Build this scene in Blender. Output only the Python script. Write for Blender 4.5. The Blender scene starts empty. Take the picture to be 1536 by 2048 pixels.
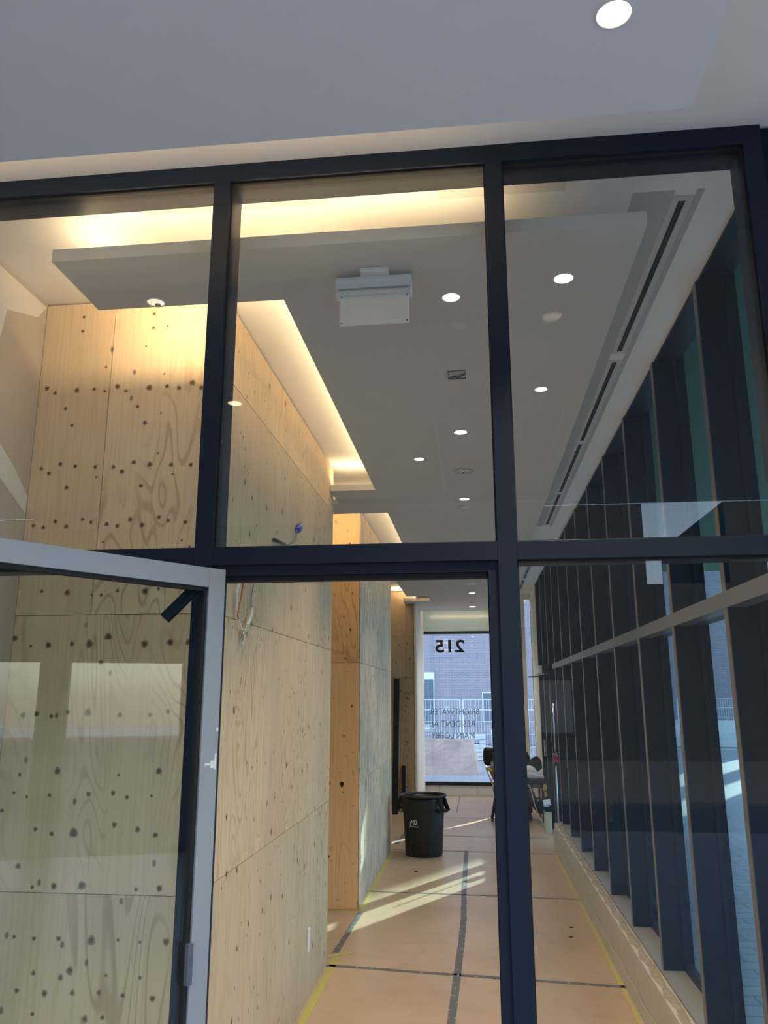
import bpy, bmesh, math, random
from mathutils import Vector, Matrix
random.seed(7)
SC = bpy.context.scene
COL = SC.collection
PI = math.pi

# ------------------------------------------------------------------ camera, world, sun, cove lights, exposure
cam_d = bpy.data.cameras.new('camera')
cam = bpy.data.objects.new('camera', cam_d); COL.objects.link(cam)
yaw, pitch, roll = math.radians(-6.37967714), math.radians(13.16656776), math.radians(-0.06188973)
F = Vector((math.sin(yaw)*math.cos(pitch), math.cos(yaw)*math.cos(pitch), math.sin(pitch)))
R0 = Vector((math.cos(yaw), -math.sin(yaw), 0)); U0 = R0.cross(F)
Rv = math.cos(roll)*R0 + math.sin(roll)*U0
Uv = -math.sin(roll)*R0 + math.cos(roll)*U0
m = Matrix(((Rv.x, Uv.x, -F.x), (Rv.y, Uv.y, -F.y), (Rv.z, Uv.z, -F.z))).to_4x4()
m.translation = Vector((0, 0, 2.05))
cam.matrix_world = m
cam_d.sensor_fit = 'HORIZONTAL'; cam_d.sensor_width = 36.0
cam_d.lens = 1578.575/1536*36.0
cam_d.clip_start = 0.05; cam_d.clip_end = 400
SC.camera = cam

SC.view_settings.view_transform = 'Standard'
SC.view_settings.look = 'None'
SC.view_settings.gamma = 1.0
SC.view_settings.exposure = 0.0
SC.view_settings.use_curve_mapping = False

world = bpy.data.worlds.new('world'); SC.world = world; world.use_nodes = True
wn = world.node_tree; wn.nodes.clear()
sky = wn.nodes.new('ShaderNodeTexSky'); sky.sky_type = 'NISHITA'; sky.sun_disc = False
sky.sun_elevation = math.radians(26); sky.sun_rotation = math.radians(30)
sky.air_density = 1.0; sky.dust_density = 1.0; sky.ozone_density = 2.0
bg = wn.nodes.new('ShaderNodeBackground'); bg.inputs['Strength'].default_value = 1.2
wo = wn.nodes.new('ShaderNodeOutputWorld')
hsv = wn.nodes.new('ShaderNodeHueSaturation'); hsv.inputs['Saturation'].default_value = .72
wn.links.new(sky.outputs[0], hsv.inputs['Color']); wn.links.new(hsv.outputs[0], bg.inputs[0]); wn.links.new(bg.outputs[0], wo.inputs[0])

SUN_DIR = Vector((0.5, 0.866, 0.49)).normalized()       # towards the sun
sd = bpy.data.lights.new('sun', 'SUN'); sd.energy = 22.0; sd.color = (1.0, 0.86, 0.66); sd.angle = 0.009
sun = bpy.data.objects.new('sun', sd); COL.objects.link(sun)
sun.rotation_euler = SUN_DIR.to_track_quat('Z', 'Y').to_euler()

WARM = (1.0, 0.72, 0.42)
def area(name, loc, sx, sy, energy, color=WARM, direction=(0, 0, 1)):
    d = bpy.data.lights.new(name, 'AREA'); d.shape = 'RECTANGLE'; d.size = sx; d.size_y = sy
    d.energy = energy; d.color = color
    o = bpy.data.objects.new(name, d); COL.objects.link(o)
    o.location = loc; o.rotation_euler = Vector(direction).to_track_quat('-Z', 'Y').to_euler()
    return o
CE = 4.2   # watts per metre of cove strip
# (x0,x1,y0,y1) strips lying on top of the dropped panels, shining up
UP = (0, 0, 1); WALLWARD = (0, .92, .25)
for (x0, x1, y0, y1, k, dr) in [(-1.60, 0.12, 2.83, 2.85, .58, UP), (-0.76, -0.74, 3.25, 6.45, 1.2, UP), (-1.20, -0.82, 6.66, 6.68, 1.1, UP),
                            (-1.64, -1.62, 2.9, 3.15, .8, UP), (-1.60, -0.85, 3.13, 3.15, 2.4, WALLWARD),
                            (-0.75, -0.73, 7.6, 11.5, .8, UP), (-2.1, -0.85, 7.45, 7.47, 2.4, WALLWARD), (-1.10, -0.80, 11.66, 11.68, 1.0, UP),
                            (-1.5, -0.8, 14.98, 15.0, 3.6, UP), (-1.0, 0.6, 16.77, 16.78, .6, (0, 1, .25)),
                            (-2.6, 0.1, 2.10, 2.12, 1.0, UP)]:
    L = max(x1-x0, y1-y0)
    area('cove_led', ((x0+x1)/2, (y0+y1)/2, 3.885), x1-x0, y1-y0, CE*L*k, direction=dr)

# ------------------------------------------------------------------ node helpers
def new_mat(name):
    mt = bpy.data.materials.new(name); mt.use_nodes = True
    nt = mt.node_tree; b = nt.nodes['Principled BSDF']
    return mt, nt, b
def simple(name, col, rough=.6, metal=0.0, spec=.5, noise=0.0, nscale=8.0, bump=0.0, bscale=60):
    mt, nt, b = new_mat(name)
    b.inputs['Base Color'].default_value = (*col, 1); b.inputs['Roughness'].default_value = rough
    b.inputs['Metallic'].default_value = metal; b.inputs['Specular IOR Level'].default_value = spec
    N = nt.nodes; Lk = nt.links
    geo = N.new('ShaderNodeNewGeometry')
    if noise > 0:
        t = N.new('ShaderNodeTexNoise'); t.inputs['Scale'].default_value = nscale; t.inputs['Detail'].default_value = 5
        Lk.new(geo.outputs['Position'], t.inputs['Vector'])
        mx = N.new('ShaderNodeMix'); mx.data_type = 'RGBA'
        mx.inputs['A'].default_value = (*[c*(1-noise) for c in col], 1)
        mx.inputs['B'].default_value = (*[min(1, c*(1+noise)) for c in col], 1)
        Lk.new(t.outputs['Fac'], mx.inputs['Factor']); Lk.new(mx.outputs['Result'], b.inputs['Base Color'])
    if bump > 0:
        t2 = N.new('ShaderNodeTexNoise'); t2.inputs['Scale'].default_value = bscale
        Lk.new(geo.outputs['Position'], t2.inputs['Vector'])
        bp = N.new('ShaderNodeBump'); bp.inputs['Strength'].default_value = bump; bp.inputs['Distance'].default_value = .01
        Lk.new(t2.outputs['Fac'], bp.inputs['Height']); Lk.new(bp.outputs['Normal'], b.inputs['Normal'])
    return mt
def emit(name, col, strength):
    mt = bpy.data.materials.new(name); mt.use_nodes = True; nt = mt.node_tree; nt.nodes.clear()
    e = nt.nodes.new('ShaderNodeEmission'); e.inputs[0].default_value = (*col, 1); e.inputs[1].default_value = strength
    o = nt.nodes.new('ShaderNodeOutputMaterial'); nt.links.new(e.outputs[0], o.inputs[0]); return mt
def glass(name, tint=(.93, .95, .95), boost=1.0, base=0.0):
    """thin architectural pane: fresnel mirror over a clear tinted sheet"""
    mt = bpy.data.materials.new(name); mt.use_nodes = True; nt = mt.node_tree; nt.nodes.clear(); N = nt.nodes; Lk = nt.links
    g = N.new('ShaderNodeBsdfGlossy'); g.inputs['Roughness'].default_value = 0.0; g.inputs['Color'].default_value = (.95, .97, 1, 1)
    t = N.new('ShaderNodeBsdfTransparent'); t.inputs['Color'].default_value = (*tint, 1)
    geo = N.new('ShaderNodeNewGeometry')
    ior = N.new('ShaderNodeMapRange'); ior.inputs['To Min'].default_value = 1.5; ior.inputs['To Max'].default_value = 1/1.5
    Lk.new(geo.outputs['Backfacing'], ior.inputs['Value'])
    fr = N.new('ShaderNodeFresnel'); Lk.new(ior.outputs[0], fr.inputs['IOR'])
    ma = N.new('ShaderNodeMath'); ma.operation = 'MULTIPLY_ADD'; ma.use_clamp = True
    ma.inputs[1].default_value = boost; ma.inputs[2].default_value = base
    Lk.new(fr.outputs[0], ma.inputs[0])
    mx = N.new('ShaderNodeMixShader'); o = N.new('ShaderNodeOutputMaterial')
    Lk.new(ma.outputs[0], mx.inputs[0]); Lk.new(t.outputs[0], mx.inputs[1]); Lk.new(g.outputs[0], mx.inputs[2]); Lk.new(mx.outputs[0], o.inputs[0])
    return mt

def plywood(name, axis, light, dark, knot=(.05, .028, .012), grain='v', rings=.5, knots=.55, weather=.0, kscale=4.2, ringscale=1.0):
    """axis: which world axis runs along the wall ('x' or 'y'); grain 'v' upright or 'h' lying"""
    mt, nt, b = new_mat(name); N = nt.nodes; Lk = nt.links
    b.inputs['Roughness'].default_value = .62; b.inputs['Specular IOR Level'].default_value = .35
    geo = N.new('ShaderNodeNewGeometry'); sp = N.new('ShaderNodeSeparateXYZ'); Lk.new(geo.outputs['Position'], sp.inputs[0])
    at = N.new('ShaderNodeAttribute'); at.attribute_name = 'tone'
    u = sp.outputs['X'] if axis == 'x' else sp.outputs['Y']; v = sp.outputs['Z']
    if grain == 'h': u, v = v, u
    def cmb(su, sv, w=None):
        c = N.new('ShaderNodeCombineXYZ')
        for s, k, i in ((u, su, 0), (v, sv, 1)):
            mm = N.new('ShaderNodeMath'); mm.operation = 'MULTIPLY'; mm.inputs[1].default_value = k
            Lk.new(s, mm.inputs[0]); Lk.new(mm.outputs[0], c.inputs[i])
        mm = N.new('ShaderNodeMath'); mm.operation = 'MULTIPLY'; mm.inputs[1].default_value = 37.0
        Lk.new(at.outputs['Fac'], mm.inputs[0]); Lk.new(mm.outputs[0], c.inputs[2])
        return c.outputs[0]
    def noise(vec, sc, det=3, dist=0):
        t = N.new('ShaderNodeTexNoise'); t.inputs['Scale'].default_value = sc; t.inputs['Detail'].default_value = det
        t.inputs['Distortion'].default_value = dist; Lk.new(vec, t.inputs['Vector']); return t.outputs['Fac']
    def ramp(fac, pts):
        r = N.new('ShaderNodeValToRGB'); e = r.color_ramp.elements
        e[0].position, e[0].color = pts[0][0], (*[pts[0][1]]*3, 1)
        e[1].position, e[1].color = pts[-1][0], (*[pts[-1][1]]*3, 1)
        for p, c in pts[1:-1]:
            n = e.new(p); n.color = (c, c, c, 1)
        Lk.new(fac, r.inputs[0]); return r.outputs[0]
    def mix(a, bb, f, mode='MIX'):
        mx = N.new('ShaderNodeMix'); mx.data_type = 'RGBA'; mx.blend_type = mode
        if isinstance(a, tuple): mx.inputs['A'].default_value = (*a, 1)
        else: Lk.new(a, mx.inputs['A'])
        if isinstance(bb, tuple): mx.inputs['B'].default_value = (*bb, 1)
        else: Lk.new(bb, mx.inputs['B'])
        if isinstance(f, float): mx.inputs['Factor'].default_value = f
        else: Lk.new(f, mx.inputs['Factor'])
        return mx.outputs['Result']
    def mul(a, k):
        mm = N.new('ShaderNodeMath'); mm.operation = 'MULTIPLY'; Lk.new(a, mm.inputs[0])
        if isinstance(k, float): mm.inputs[1].default_value = k
        else: Lk.new(k, mm.inputs[1])
        return mm.outputs[0]
    # veneer strips: broad vertical bands of slightly different tone
    band = noise(cmb(1.6, .05), 1.6, 1)
    c = mix(light, dark, ramp(band, [(.35, 0.), (.65, .55)]))
    c = mix(c, tuple(x*.86 for x in dark), mul(ramp(noise(cmb(70, 1.8), 1.0, 4), [(.42, 0.), (.7, 1.)]), .45))
    # cathedral growth rings
    fld = noise(cmb(2.4*ringscale, .55*ringscale), 1.0, 2, .6)
    s = N.new('ShaderNodeMath'); s.operation = 'MULTIPLY'; s.inputs[1].default_value = 150.0; Lk.new(fld, s.inputs[0])
    sn = N.new('ShaderNodeMath'); sn.operation = 'SINE'; Lk.new(s.outputs[0], sn.inputs[0])
    line = ramp(sn.outputs[0], [(.62, 0.), (.95, 1.)])
    msk = ramp(noise(cmb(1.1, .35), 1.7, 1), [(.5, 0.), (.62, 1.)])
    rng = mul(mul(line, msk), rings)
    c = mix(c, tuple(x*y for x, y in zip(dark, (.62, .5, .42))), rng)
    # knots
    vo = N.new('ShaderNodeTexVoronoi'); vo.voronoi_dimensions = '2D'; vo.inputs['Scale'].default_value = kscale
    vo.inputs['Randomness'].default_value = 1.0
    Lk.new(cmb(1.0, .72), vo.inputs['Vector'])
    sep = N.new('ShaderNodeSeparateColor'); Lk.new(vo.outputs['Color'], sep.inputs[0])
    has = ramp(sep.outputs[0], [(1-knots-.01, 0.), (1-knots, 1.)])
    szz = N.new('ShaderNodeMath'); szz.operation = 'MULTIPLY_ADD'; szz.inputs[1].default_value = .10; szz.inputs[2].default_value = .045
    Lk.new(sep.outputs[1], szz.inputs[0])
    dv = N.new('ShaderNodeMath'); dv.operation = 'DIVIDE'; Lk.new(vo.outputs['Distance'], dv.inputs[0]); Lk.new(szz.outputs[0], dv.inputs[1])
    halo = mul(ramp(dv.outputs[0], [(.3, 1.), (1.0, 0.)]), has)
    core = mul(ramp(dv.outputs[0], [(.28, 1.), (.46, 0.)]), has)
    c = mix(c, tuple(x*y for x, y in zip(dark, (.7, .55, .4))), mul(halo, .55))
    c = mix(c, knot, mul(core, .9))
    # pin knots
    vo2 = N.new('ShaderNodeTexVoronoi'); vo2.voronoi_dimensions = '2D'; vo2.inputs['Scale'].default_value = kscale*2.6; Lk.new(cmb(1.0, .6), vo2.inputs['Vector'])
    sp2 = N.new('ShaderNodeSeparateColor'); Lk.new(vo2.outputs['Color'], sp2.inputs[0])
    pin = mul(ramp(vo2.outputs['Distance'], [(.045, 1.), (.085, 0.)]), ramp(sp2.outputs[0], [(.80, 0.), (.81, 1.)]))
    c = mix(c, knot, mul(pin, .75))
    if weather > 0:
        g1 = ramp(noise(cmb(13, 2.6), 1.2, 6, 1.2), [(.50, 0.), (.66, 1.)])
        c = mix(c, (.115, .09, .065), mul(g1, weather*.75))
        g2 = ramp(noise(cmb(1.0, .8), 1.3, 3), [(.4, 0.), (.7, 1.)])
        c = mix(c, (.30, .29, .27), mul(g2, weather*.5))
    # per sheet tone
    tn = N.new('ShaderNodeMapRange'); tn.inputs['To Min'].default_value = .90; tn.inputs['To Max'].default_value = 1.08
    Lk.new(at.outputs['Fac'], tn.inputs['Value'])
    hs = N.new('ShaderNodeHueSaturation'); Lk.new(tn.outputs[0], hs.inputs['Value']); Lk.new(c, hs.inputs['Color'])
    Lk.new(hs.outputs[0], b.inputs['Base Color'])
    bp = N.new('ShaderNodeBump'); bp.inputs['Strength'].default_value = .12; bp.inputs['Distance'].default_value = .004
    Lk.new(noise(cmb(60, 3), 1.0, 4), bp.inputs['Height']); Lk.new(bp.outputs[0], b.inputs['Normal'])
    return mt

# ------------------------------------------------------------------ materials
LW, DW = (.62, .43, .235), (.50, .325, .165)
M = {}
M['ply_alcove'] = plywood('plywood_pine_alcove', 'x', (.88, .70, .46), (.77, .58, .355), rings=.55, knots=.0, kscale=3)
M['ply_side'] = plywood('plywood_long_side', 'y', (.70, .53, .34), (.60, .445, .275), rings=.5, knots=.6, weather=.22, kscale=4.2, ringscale=1.2)
M['ply_grey'] = plywood('plywood_weathered_side', 'y', (.82, .64, .45), (.70, .53, .36), rings=.2, knots=.85, weather=.85, kscale=6)
M['ply_orange'] = plywood('plywood_orange_end', 'x', (.95, .61, .30), (.88, .52, .24), rings=.5, knots=.7, kscale=5.5)
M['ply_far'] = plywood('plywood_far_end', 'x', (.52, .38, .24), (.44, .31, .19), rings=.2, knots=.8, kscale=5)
M['knot_halo'] = simple('knot_halo', (.42, .27, .14), .7)
M['knot_core'] = simple('knot_core', (.12, .07, .035), .6)
M['dark_gap'] = simple('dark_gap', (.02, .017, .014), .9)
M['drywall'] = simple('ceiling_paint', (.86, .85, .82), .85, noise=.02, nscale=2.5, bump=.05, bscale=300)
M['primer'] = simple('primed_drywall', (.60, .595, .57), .8, noise=.03, nscale=1.6)
M['primer_out'] = simple('painted_outside_panel', (.80, .81, .82), .8, noise=.02, nscale=1.6)
M['panel2'] = simple('primed_drywall_warm', (.66, .645, .61), .8, noise=.03, nscale=1.6)
M['white_side'] = simple('white_filler', (.78, .77, .73), .8, noise=.05, nscale=20)
M['frame'] = simple('dark_bronze_aluminium', (.010, .019, .036), .42, metal=.0, spec=.2)
M['fin'] = simple('navy_black_aluminium', (.001, .011, .027), .45, metal=.0, spec=.18)
M['fin_edge'] = simple('fin_nose_lit_aluminium', (.16, .14, .12), .35, metal=.5)  # lighter tan on the fin noses stands in for the light they catch
M['rail'] = simple('rail_aluminium', (.095, .115, .145), .4, metal=.2)
M['gasket'] = simple('black_gasket', (.008, .008, .009), .7)
M['door'] = simple('anodised_door', (.30, .335, .375), .42, metal=.25, noise=.02)
M['glass'] = glass('clear_glass', (.955, .965, .955), 0.5, .0)
M['glass_door'] = glass('door_glass', (.90, .93, .91), .55)
M['glass_cw'] = glass('tinted_facade_glass', (.60, .78, .86), 1.2)
M['glass_far'] = glass('lobby_window_glass', (.90, .96, .99), 1.0)
M['white_plastic'] = simple('white_plastic', (.80, .80, .80), .35)
M['sign_panel'] = simple('sign_blank_panel', (.80, .79, .75), .5)
M['black_plastic'] = simple('black_bin_plastic', (.008, .008, .009), .42, noise=.35, nscale=18)
M['black'] = simple('black_paint', (.012, .013, .016), .5)
M['lamp'] = emit('lamp_lens', (1.0, .80, .52), 26)
M['lamp_soft'] = emit('glowing_reflector', (1.0, .88, .66), 1.1)
M['lamp_out'] = emit('lamp_lens_outside', (1.0, .84, .6), 3.5)
M['trim_white'] = simple('lamp_trim', (.82, .80, .74), .4)
M['grille'] = simple('sensor_grille', (.42, .45, .48), .3, metal=.3)
M['tape_grey'] = simple('grey_seam_tape', (.125, .13, .14), .55, noise=.12, nscale=30)
M['tape_print'] = simple('tape_print', (.42, .42, .40), .6)
M['tape_yellow'] = simple('yellow_tape', (.50, .45, .12), .5, noise=.15, nscale=25)
M['concrete'] = simple('curb_concrete', (.50, .46, .38), .85, noise=.14, nscale=9, bump=.15, bscale=90)
M['dust'] = simple('crumbly_render', (.36, .27, .175), .95, noise=.45, nscale=14, bump=.5, bscale=120)
M['sill'] = simple('sill_metal', (.22, .205, .18), .6)
M['green'] = simple('green_soffit', (.035, .20, .085), .6, noise=.15, nscale=1.2)
M['header'] = simple('lobby_header_panel', (.50, .68, .76), .16, noise=.05, nscale=1.5)
M['lobby_wall'] = simple('lobby_plaster', (.80, .80, .77), .8, noise=.04, nscale=3)
M['red'] = simple('fire_red', (.42, .015, .02), .4)
M['blue'] = simple('wire_nut_blue', (.03, .10, .55), .35)
M['wire_white'] = simple('wire_white', (.78, .77, .74), .5)
M['wire_orange'] = simple('wire_orange', (.50, .13, .05), .5)
M['wire_grey'] = simple('wire_grey', (.22, .21, .20), .5)
M['steel'] = simple('bright_steel', (.55, .56, .58), .25, metal=.9)
M['yellow'] = simple('tool_yellow', (.62, .42, .04), .45)
M['cream'] = simple('cream_box', (.66, .60, .46), .7)
M['paper'] = simple('paper_blue_grey', (.55, .62, .70), .7, noise=.25, nscale=60)
M['cloth_black'] = simple('black_cloth', (.014, .014, .016), .9)
M['hair'] = simple('dark_hair', (.012, .008, .006), .5)
M['skin'] = simple('skin', (.55, .33, .22), .5)
M['vest'] = simple('orange_vest', (.80, .30, .03), .7)
M['vest_band'] = simple('vest_reflective_band', (.75, .75, .25), .4)
M['shirt'] = simple('grey_shirt', (.35, .34, .36), .8)
M['jeans'] = simple('dark_trousers', (.02, .025, .04), .9)
M['chair_white'] = simple('chair_white_plastic', (.66, .66, .64), .5)
M['hardhat'] = simple('hard_hat_shell', (.78, .77, .70), .3)
M['ink'] = simple('black_vinyl', (.008, .008, .012), .5)
M['ink_grey'] = simple('grey_vinyl', (.16, .21, .28), .5)
M['print_white'] = simple('white_print', (.75, .75, .75), .5)
M['fence'] = simple('galvanised_fence', (.55, .60, .63), .4, metal=.3)
M['pale'] = simple('pale_stone', (.36, .265, .22), .85, noise=.55, nscale=1.6)
M['pale2'] = simple('pale_block', (.60, .60, .58), .8, noise=.2, nscale=3)
M['leaf'] = simple('foliage', (.05, .09, .03), .8, noise=.5, nscale=6)

M['far_brick'] = simple('dark_street_brick', (.022, .024, .03), .8, noise=.1)
def board_mat():
    mt, nt, b = new_mat('tan_floor_board'); N = nt.nodes; Lk = nt.links
    b.inputs['Roughness'].default_value = .34; b.inputs['Specular IOR Level'].default_value = .5
    geo = N.new('ShaderNodeNewGeometry')
    def nz(s, d, di=0):
        t = N.new('ShaderNodeTexNoise'); t.inputs['Scale'].default_value = s; t.inputs['Detail'].default_value = d; t.inputs['Distortion'].default_value = di
        Lk.new(geo.outputs['Position'], t.inputs['Vector']); return t.outputs['Fac']
    def mx(a, bb, f):
        x = N.new('ShaderNodeMix'); x.data_type = 'RGBA'; Lk.new(f, x.inputs['Factor'])
        if isinstance(a, tuple): x.inputs['A'].default_value = (*a, 1)
        else: Lk.new(a, x.inputs['A'])
        x.inputs['B'].default_value = (*bb, 1); return x.outputs['Result']
    def rp(f, a, c, hi=1.0):
        r = N.new('ShaderNodeMapRange'); r.inputs['From Min'].default_value = a; r.inputs['From Max'].default_value = c; r.inputs['To Max'].default_value = hi
        Lk.new(f, r.inputs['Value']); return r.outputs[0]
    c = mx((.54, .395, .265), (.465, .335, .22), rp(nz(1.1, 4), .35, .65))
    c = mx(c, (.33, .235, .155), rp(nz(3.5, 6, 1.5), .55, .8, .5))
    c = mx(c, (.20, .15, .10), rp(nz(45, 3), .70, .80, .5))
    Lk.new(c, b.inputs['Base Color'])
    bp = N.new('ShaderNodeBump'); bp.inputs['Strength'].default_value = .25; bp.inputs['Distance'].default_value = .02
    Lk.new(nz(2.2, 3), bp.inputs['Height']); Lk.new(bp.outputs[0], b.inputs['Normal'])
    return mt
M['board'] = board_mat()

def brick_mat(name, c1, c2, mortar, scale, bw, bh, axis='xz', rough=.8):
    mt, nt, b = new_mat(name); N = nt.nodes; Lk = nt.links
    b.inputs['Roughness'].default_value = rough
    geo = N.new('ShaderNodeNewGeometry'); sp = N.new('ShaderNodeSeparateXYZ'); Lk.new(geo.outputs['Position'], sp.inputs[0])
    cb = N.new('ShaderNodeCombineXYZ'); Lk.new(sp.outputs['X'], cb.inputs[0]); Lk.new(sp.outputs['Z' if axis == 'xz' else 'Y'], cb.inputs[1])
    t = N.new('ShaderNodeTexBrick'); t.inputs['Color1'].default_value = (*c1, 1); t.inputs['Color2'].default_value = (*c2, 1); t.inputs['Mortar'].default_value = (*mortar, 1)
    t.inputs['Scale'].default_value = scale; t.inputs['Brick Width'].default_value = bw; t.inputs['Row Height'].default_value = bh
    t.inputs['Mortar Size'].default_value = .012
    Lk.new(cb.outputs[0], t.inputs['Vector']); Lk.new(t.outputs['Color'], b.inputs['Base Color'])
    return mt
M['brick'] = brick_mat('purple_brick', (.235, .20, .235), (.19, .17, .21), (.27, .26, .29), 1.0, .28, .078)
M['paver'] = brick_mat('grey_pavers', (.36, .37, .385), (.29, .30, .32), (.16, .17, .18), 1.0, .40, .20, 'xy', .35)

# ------------------------------------------------------------------ mesh helpers
def bm_box(bm, x0, x1, y0, y1, z0, z1, mi=0, tone=None):
    vs = [bm.verts.new(p) for p in ((x0,y0,z0),(x1,y0,z0),(x1,y1,z0),(x0,y1,z0),(x0,y0,z1),(x1,y0,z1),(x1,y1,z1),(x0,y1,z1))]
    fs = [bm.faces.new([vs[i] for i in q]) for q in ((0,3,2,1),(4,5,6,7),(0,1,5,4),(1,2,6,5),(2,3,7,6),(3,0,4,7))]
    for f in fs: f.material_index = mi
    if tone is not None:
        ly = bm.faces.layers.float.get('tone') or bm.faces.layers.float.new('tone')
        for f in fs: f[ly] = tone
    return vs
def bm_obox(bm, c, ax, ay, az, hx, hy, hz, mi=0):
    """box from centre, three unit axes and half sizes"""
    c, ax, ay, az = Vector(c), Vector(ax), Vector(ay), Vector(az)
    vs = [bm.verts.new(c + ax*sx*hx + ay*sy*hy + az*sz*hz) for sz in (-1, 1) for sx, sy in ((-1,-1),(1,-1),(1,1),(-1,1))]
    for q in ((0,3,2,1),(4,5,6,7),(0,1,5,4),(1,2,6,5),(2,3,7,6),(3,0,4,7)):
        bm.faces.new([vs[i] for i in q]).material_index = mi
def bm_bar(bm, p, q, w, t, mi=0, side=(0, 0, 1)):
    p, q = Vector(p), Vector(q); d = (q-p); L = d.length; d.normalize()
    s = d.cross(Vector(side))
    if s.length < 1e-3: s = d.cross(Vector((1, 0, 0)))
    s.normalize(); n = d.cross(s)
    bm_obox(bm, (p+q)/2, s, n, d, w/2, t/2, L/2, mi)
def bm_tube(bm, pts, r, n=10, mi=0, cap=True):
    pts = [Vector(p) for p in pts]; rings = []
    rs = r if isinstance(r, (list, tuple)) else [r]*len(pts)
    up = Vector((0, 0, 1))
    for i, p in enumerate(pts):
        d = (pts[min(i+1, len(pts)-1)] - pts[max(i-1, 0)]).normalized()
        a = d.cross(up)
        if a.length < .1: a = d.cross(Vector((1, 0, 0)))
        a.normalize(); b2 = d.cross(a)
        rings.append([bm.verts.new(p + (a*math.cos(2*PI*k/n) + b2*math.sin(2*PI*k/n))*rs[i]) for k in range(n)])
    for i in range(len(rings)-1):
        for k in range(n):
            f = bm.faces.new((rings[i][k], rings[i][(k+1) % n], rings[i+1][(k+1) % n], rings[i+1][k])); f.material_index = mi; f.smooth = True
    if cap:
        bm.faces.new(rings[0][::-1]).material_index = mi; bm.faces.new(rings[-1]).material_index = mi
def bm_lathe(bm, prof, c=(0, 0, 0), n=32, mi=0, smooth=True):
    rings = []
    for r, z in prof:
        if r < 1e-5: rings.append([bm.verts.new((c[0], c[1], c[2]+z))])
        else: rings.append([bm.verts.new((c[0]+r*math.cos(2*PI*k/n), c[1]+r*math.sin(2*PI*k/n), c[2]+z)) for k in range(n)])
    for a, b in zip(rings[:-1], rings[1:]):
        for k in range(n):
            k2 = (k+1) % n
            if len(a) == 1 and len(b) == 1: continue
            if len(a) == 1: f = bm.faces.new((a[0], b[k2], b[k]))
            elif len(b) == 1: f = bm.faces.new((a[k], a[k2], b[0]))
            else: f = bm.faces.new((a[k], a[k2], b[k2], b[k]))
            f.material_index = mi; f.smooth = smooth
def obj(name, bm, mats, parent=None, label=None, bevel=0, recalc=True):
    if recalc: bmesh.ops.recalc_face_normals(bm, faces=bm.faces)
    me = bpy.data.meshes.new(name); bm.to_mesh(me); bm.free()
    for mt in (mats if isinstance(mats, (list, tuple)) else [mats]): me.materials.append(mt)
    o = bpy.data.objects.new(name, me); COL.objects.link(o)
    if parent is not None:
        o.parent = parent
        o.matrix_parent_inverse = Matrix.Translation(-parent.location)
    if label: o['label'] = label
    if bevel:
        bv = o.modifiers.new('bevel', 'BEVEL'); bv.width = bevel; bv.segments = 2; bv.limit_method = 'ANGLE'
    return o
def thing(name, label, cat, loc=(0, 0, 0), group=None):
    o = bpy.data.objects.new(name, None); COL.objects.link(o); o.location = loc; o.empty_display_size = .1
    o['label'] = label; o['category'] = cat
    if group: o['group'] = group
    return o
def tag(o, label, cat, group=None, kind=None):
    o['label'] = label; o['category'] = cat
    if group: o['group'] = group
    if kind: o['kind'] = kind
    return o
def struct(o): o['kind'] = 'structure'; return o
def B(): return bmesh.new()
def box_obj(name, b6, mat, parent=None, label=None, bevel=0):
    bm = B(); bm_box(bm, *b6); return obj(name, bm, mat, parent, label, bevel)
def text_mesh(s, size, extrude=.001, bold=0.0, align='CENTER', spacing=1.0, shear=0.0):
    cu = bpy.data.curves.new('lettering', 'FONT'); cu.body = s; cu.size = size; cu.extrude = extrude; cu.offset = bold
    cu.align_x = align; cu.space_character = spacing; cu.shear = shear
    to = bpy.data.objects.new('lettering', cu); COL.objects.link(to)
    dg = bpy.context.evaluated_depsgraph_get()
    me = bpy.data.meshes.new_from_object(to.evaluated_get(dg))
    bpy.data.objects.remove(to); bpy.data.curves.remove(cu)
    me.materials.clear()
    return me
def link_mesh(name, me, mat, parent=None, label=None):
    me.materials.append(mat); o = bpy.data.objects.new(name, me); COL.objects.link(o)
    if parent is not None: o.parent = parent; o.matrix_parent_inverse = Matrix.Translation(-parent.location)
    if label: o['label'] = label
    return o

# ------------------------------------------------------------------ floor and ceilings
bm = B(); bm_box(bm, -2.4, 1.045, 2.6, 17.9, -.1, 0); bm_box(bm, 1.045, 1.36, 11.83, 17.9, -.1, 0)
struct(obj('floor', bm, M['board']))
bm = B(); bm_box(bm, -60, 60, -40, 2.6, -.22, -.12); bm_box(bm, 1.36, 60, 2.6, 90, -.22, -.12); bm_box(bm, -60, 1.36, 18.0, 90, -.22, -.12)
struct(obj('floor', bm, M['paver']))          # the ground outside
bm = B(); bm_box(bm, 9.0, 45, -9, 2.55, -.12, -.112); bm_box(bm, -45, 45, -24, -9, -.12, -.112); struct(obj('floor', bm, simple('asphalt', (.10, .10, .105), .85, noise=.2)))

# upper ceiling, inside and out
bm = B()
bm_box(bm, -2.4, 1.165, 2.71, 17.8, 4.06, 4.20)
struct(obj('ceiling', bm, M['drywall']))
bm = B()
bm_box(bm, -6.0, 9.3, -3.2, 2.71, 4.068, 4.20)
struct(obj('ceiling', bm, M['drywall']))
ZP = 3.80
# first dropped panel inside (an L shape with a thin edge)
bm = B()
bm_box(bm, -1.69, .70, 2.768, 3.19, ZP, ZP+.055)
bm_box(bm, -.812, .70, 3.19, 6.59, ZP, ZP+.055)
bm_box(bm, -1.21, .70, 6.59, 7.11, ZP, ZP+.055)
struct(obj('ceiling', bm, M['primer']))
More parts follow.
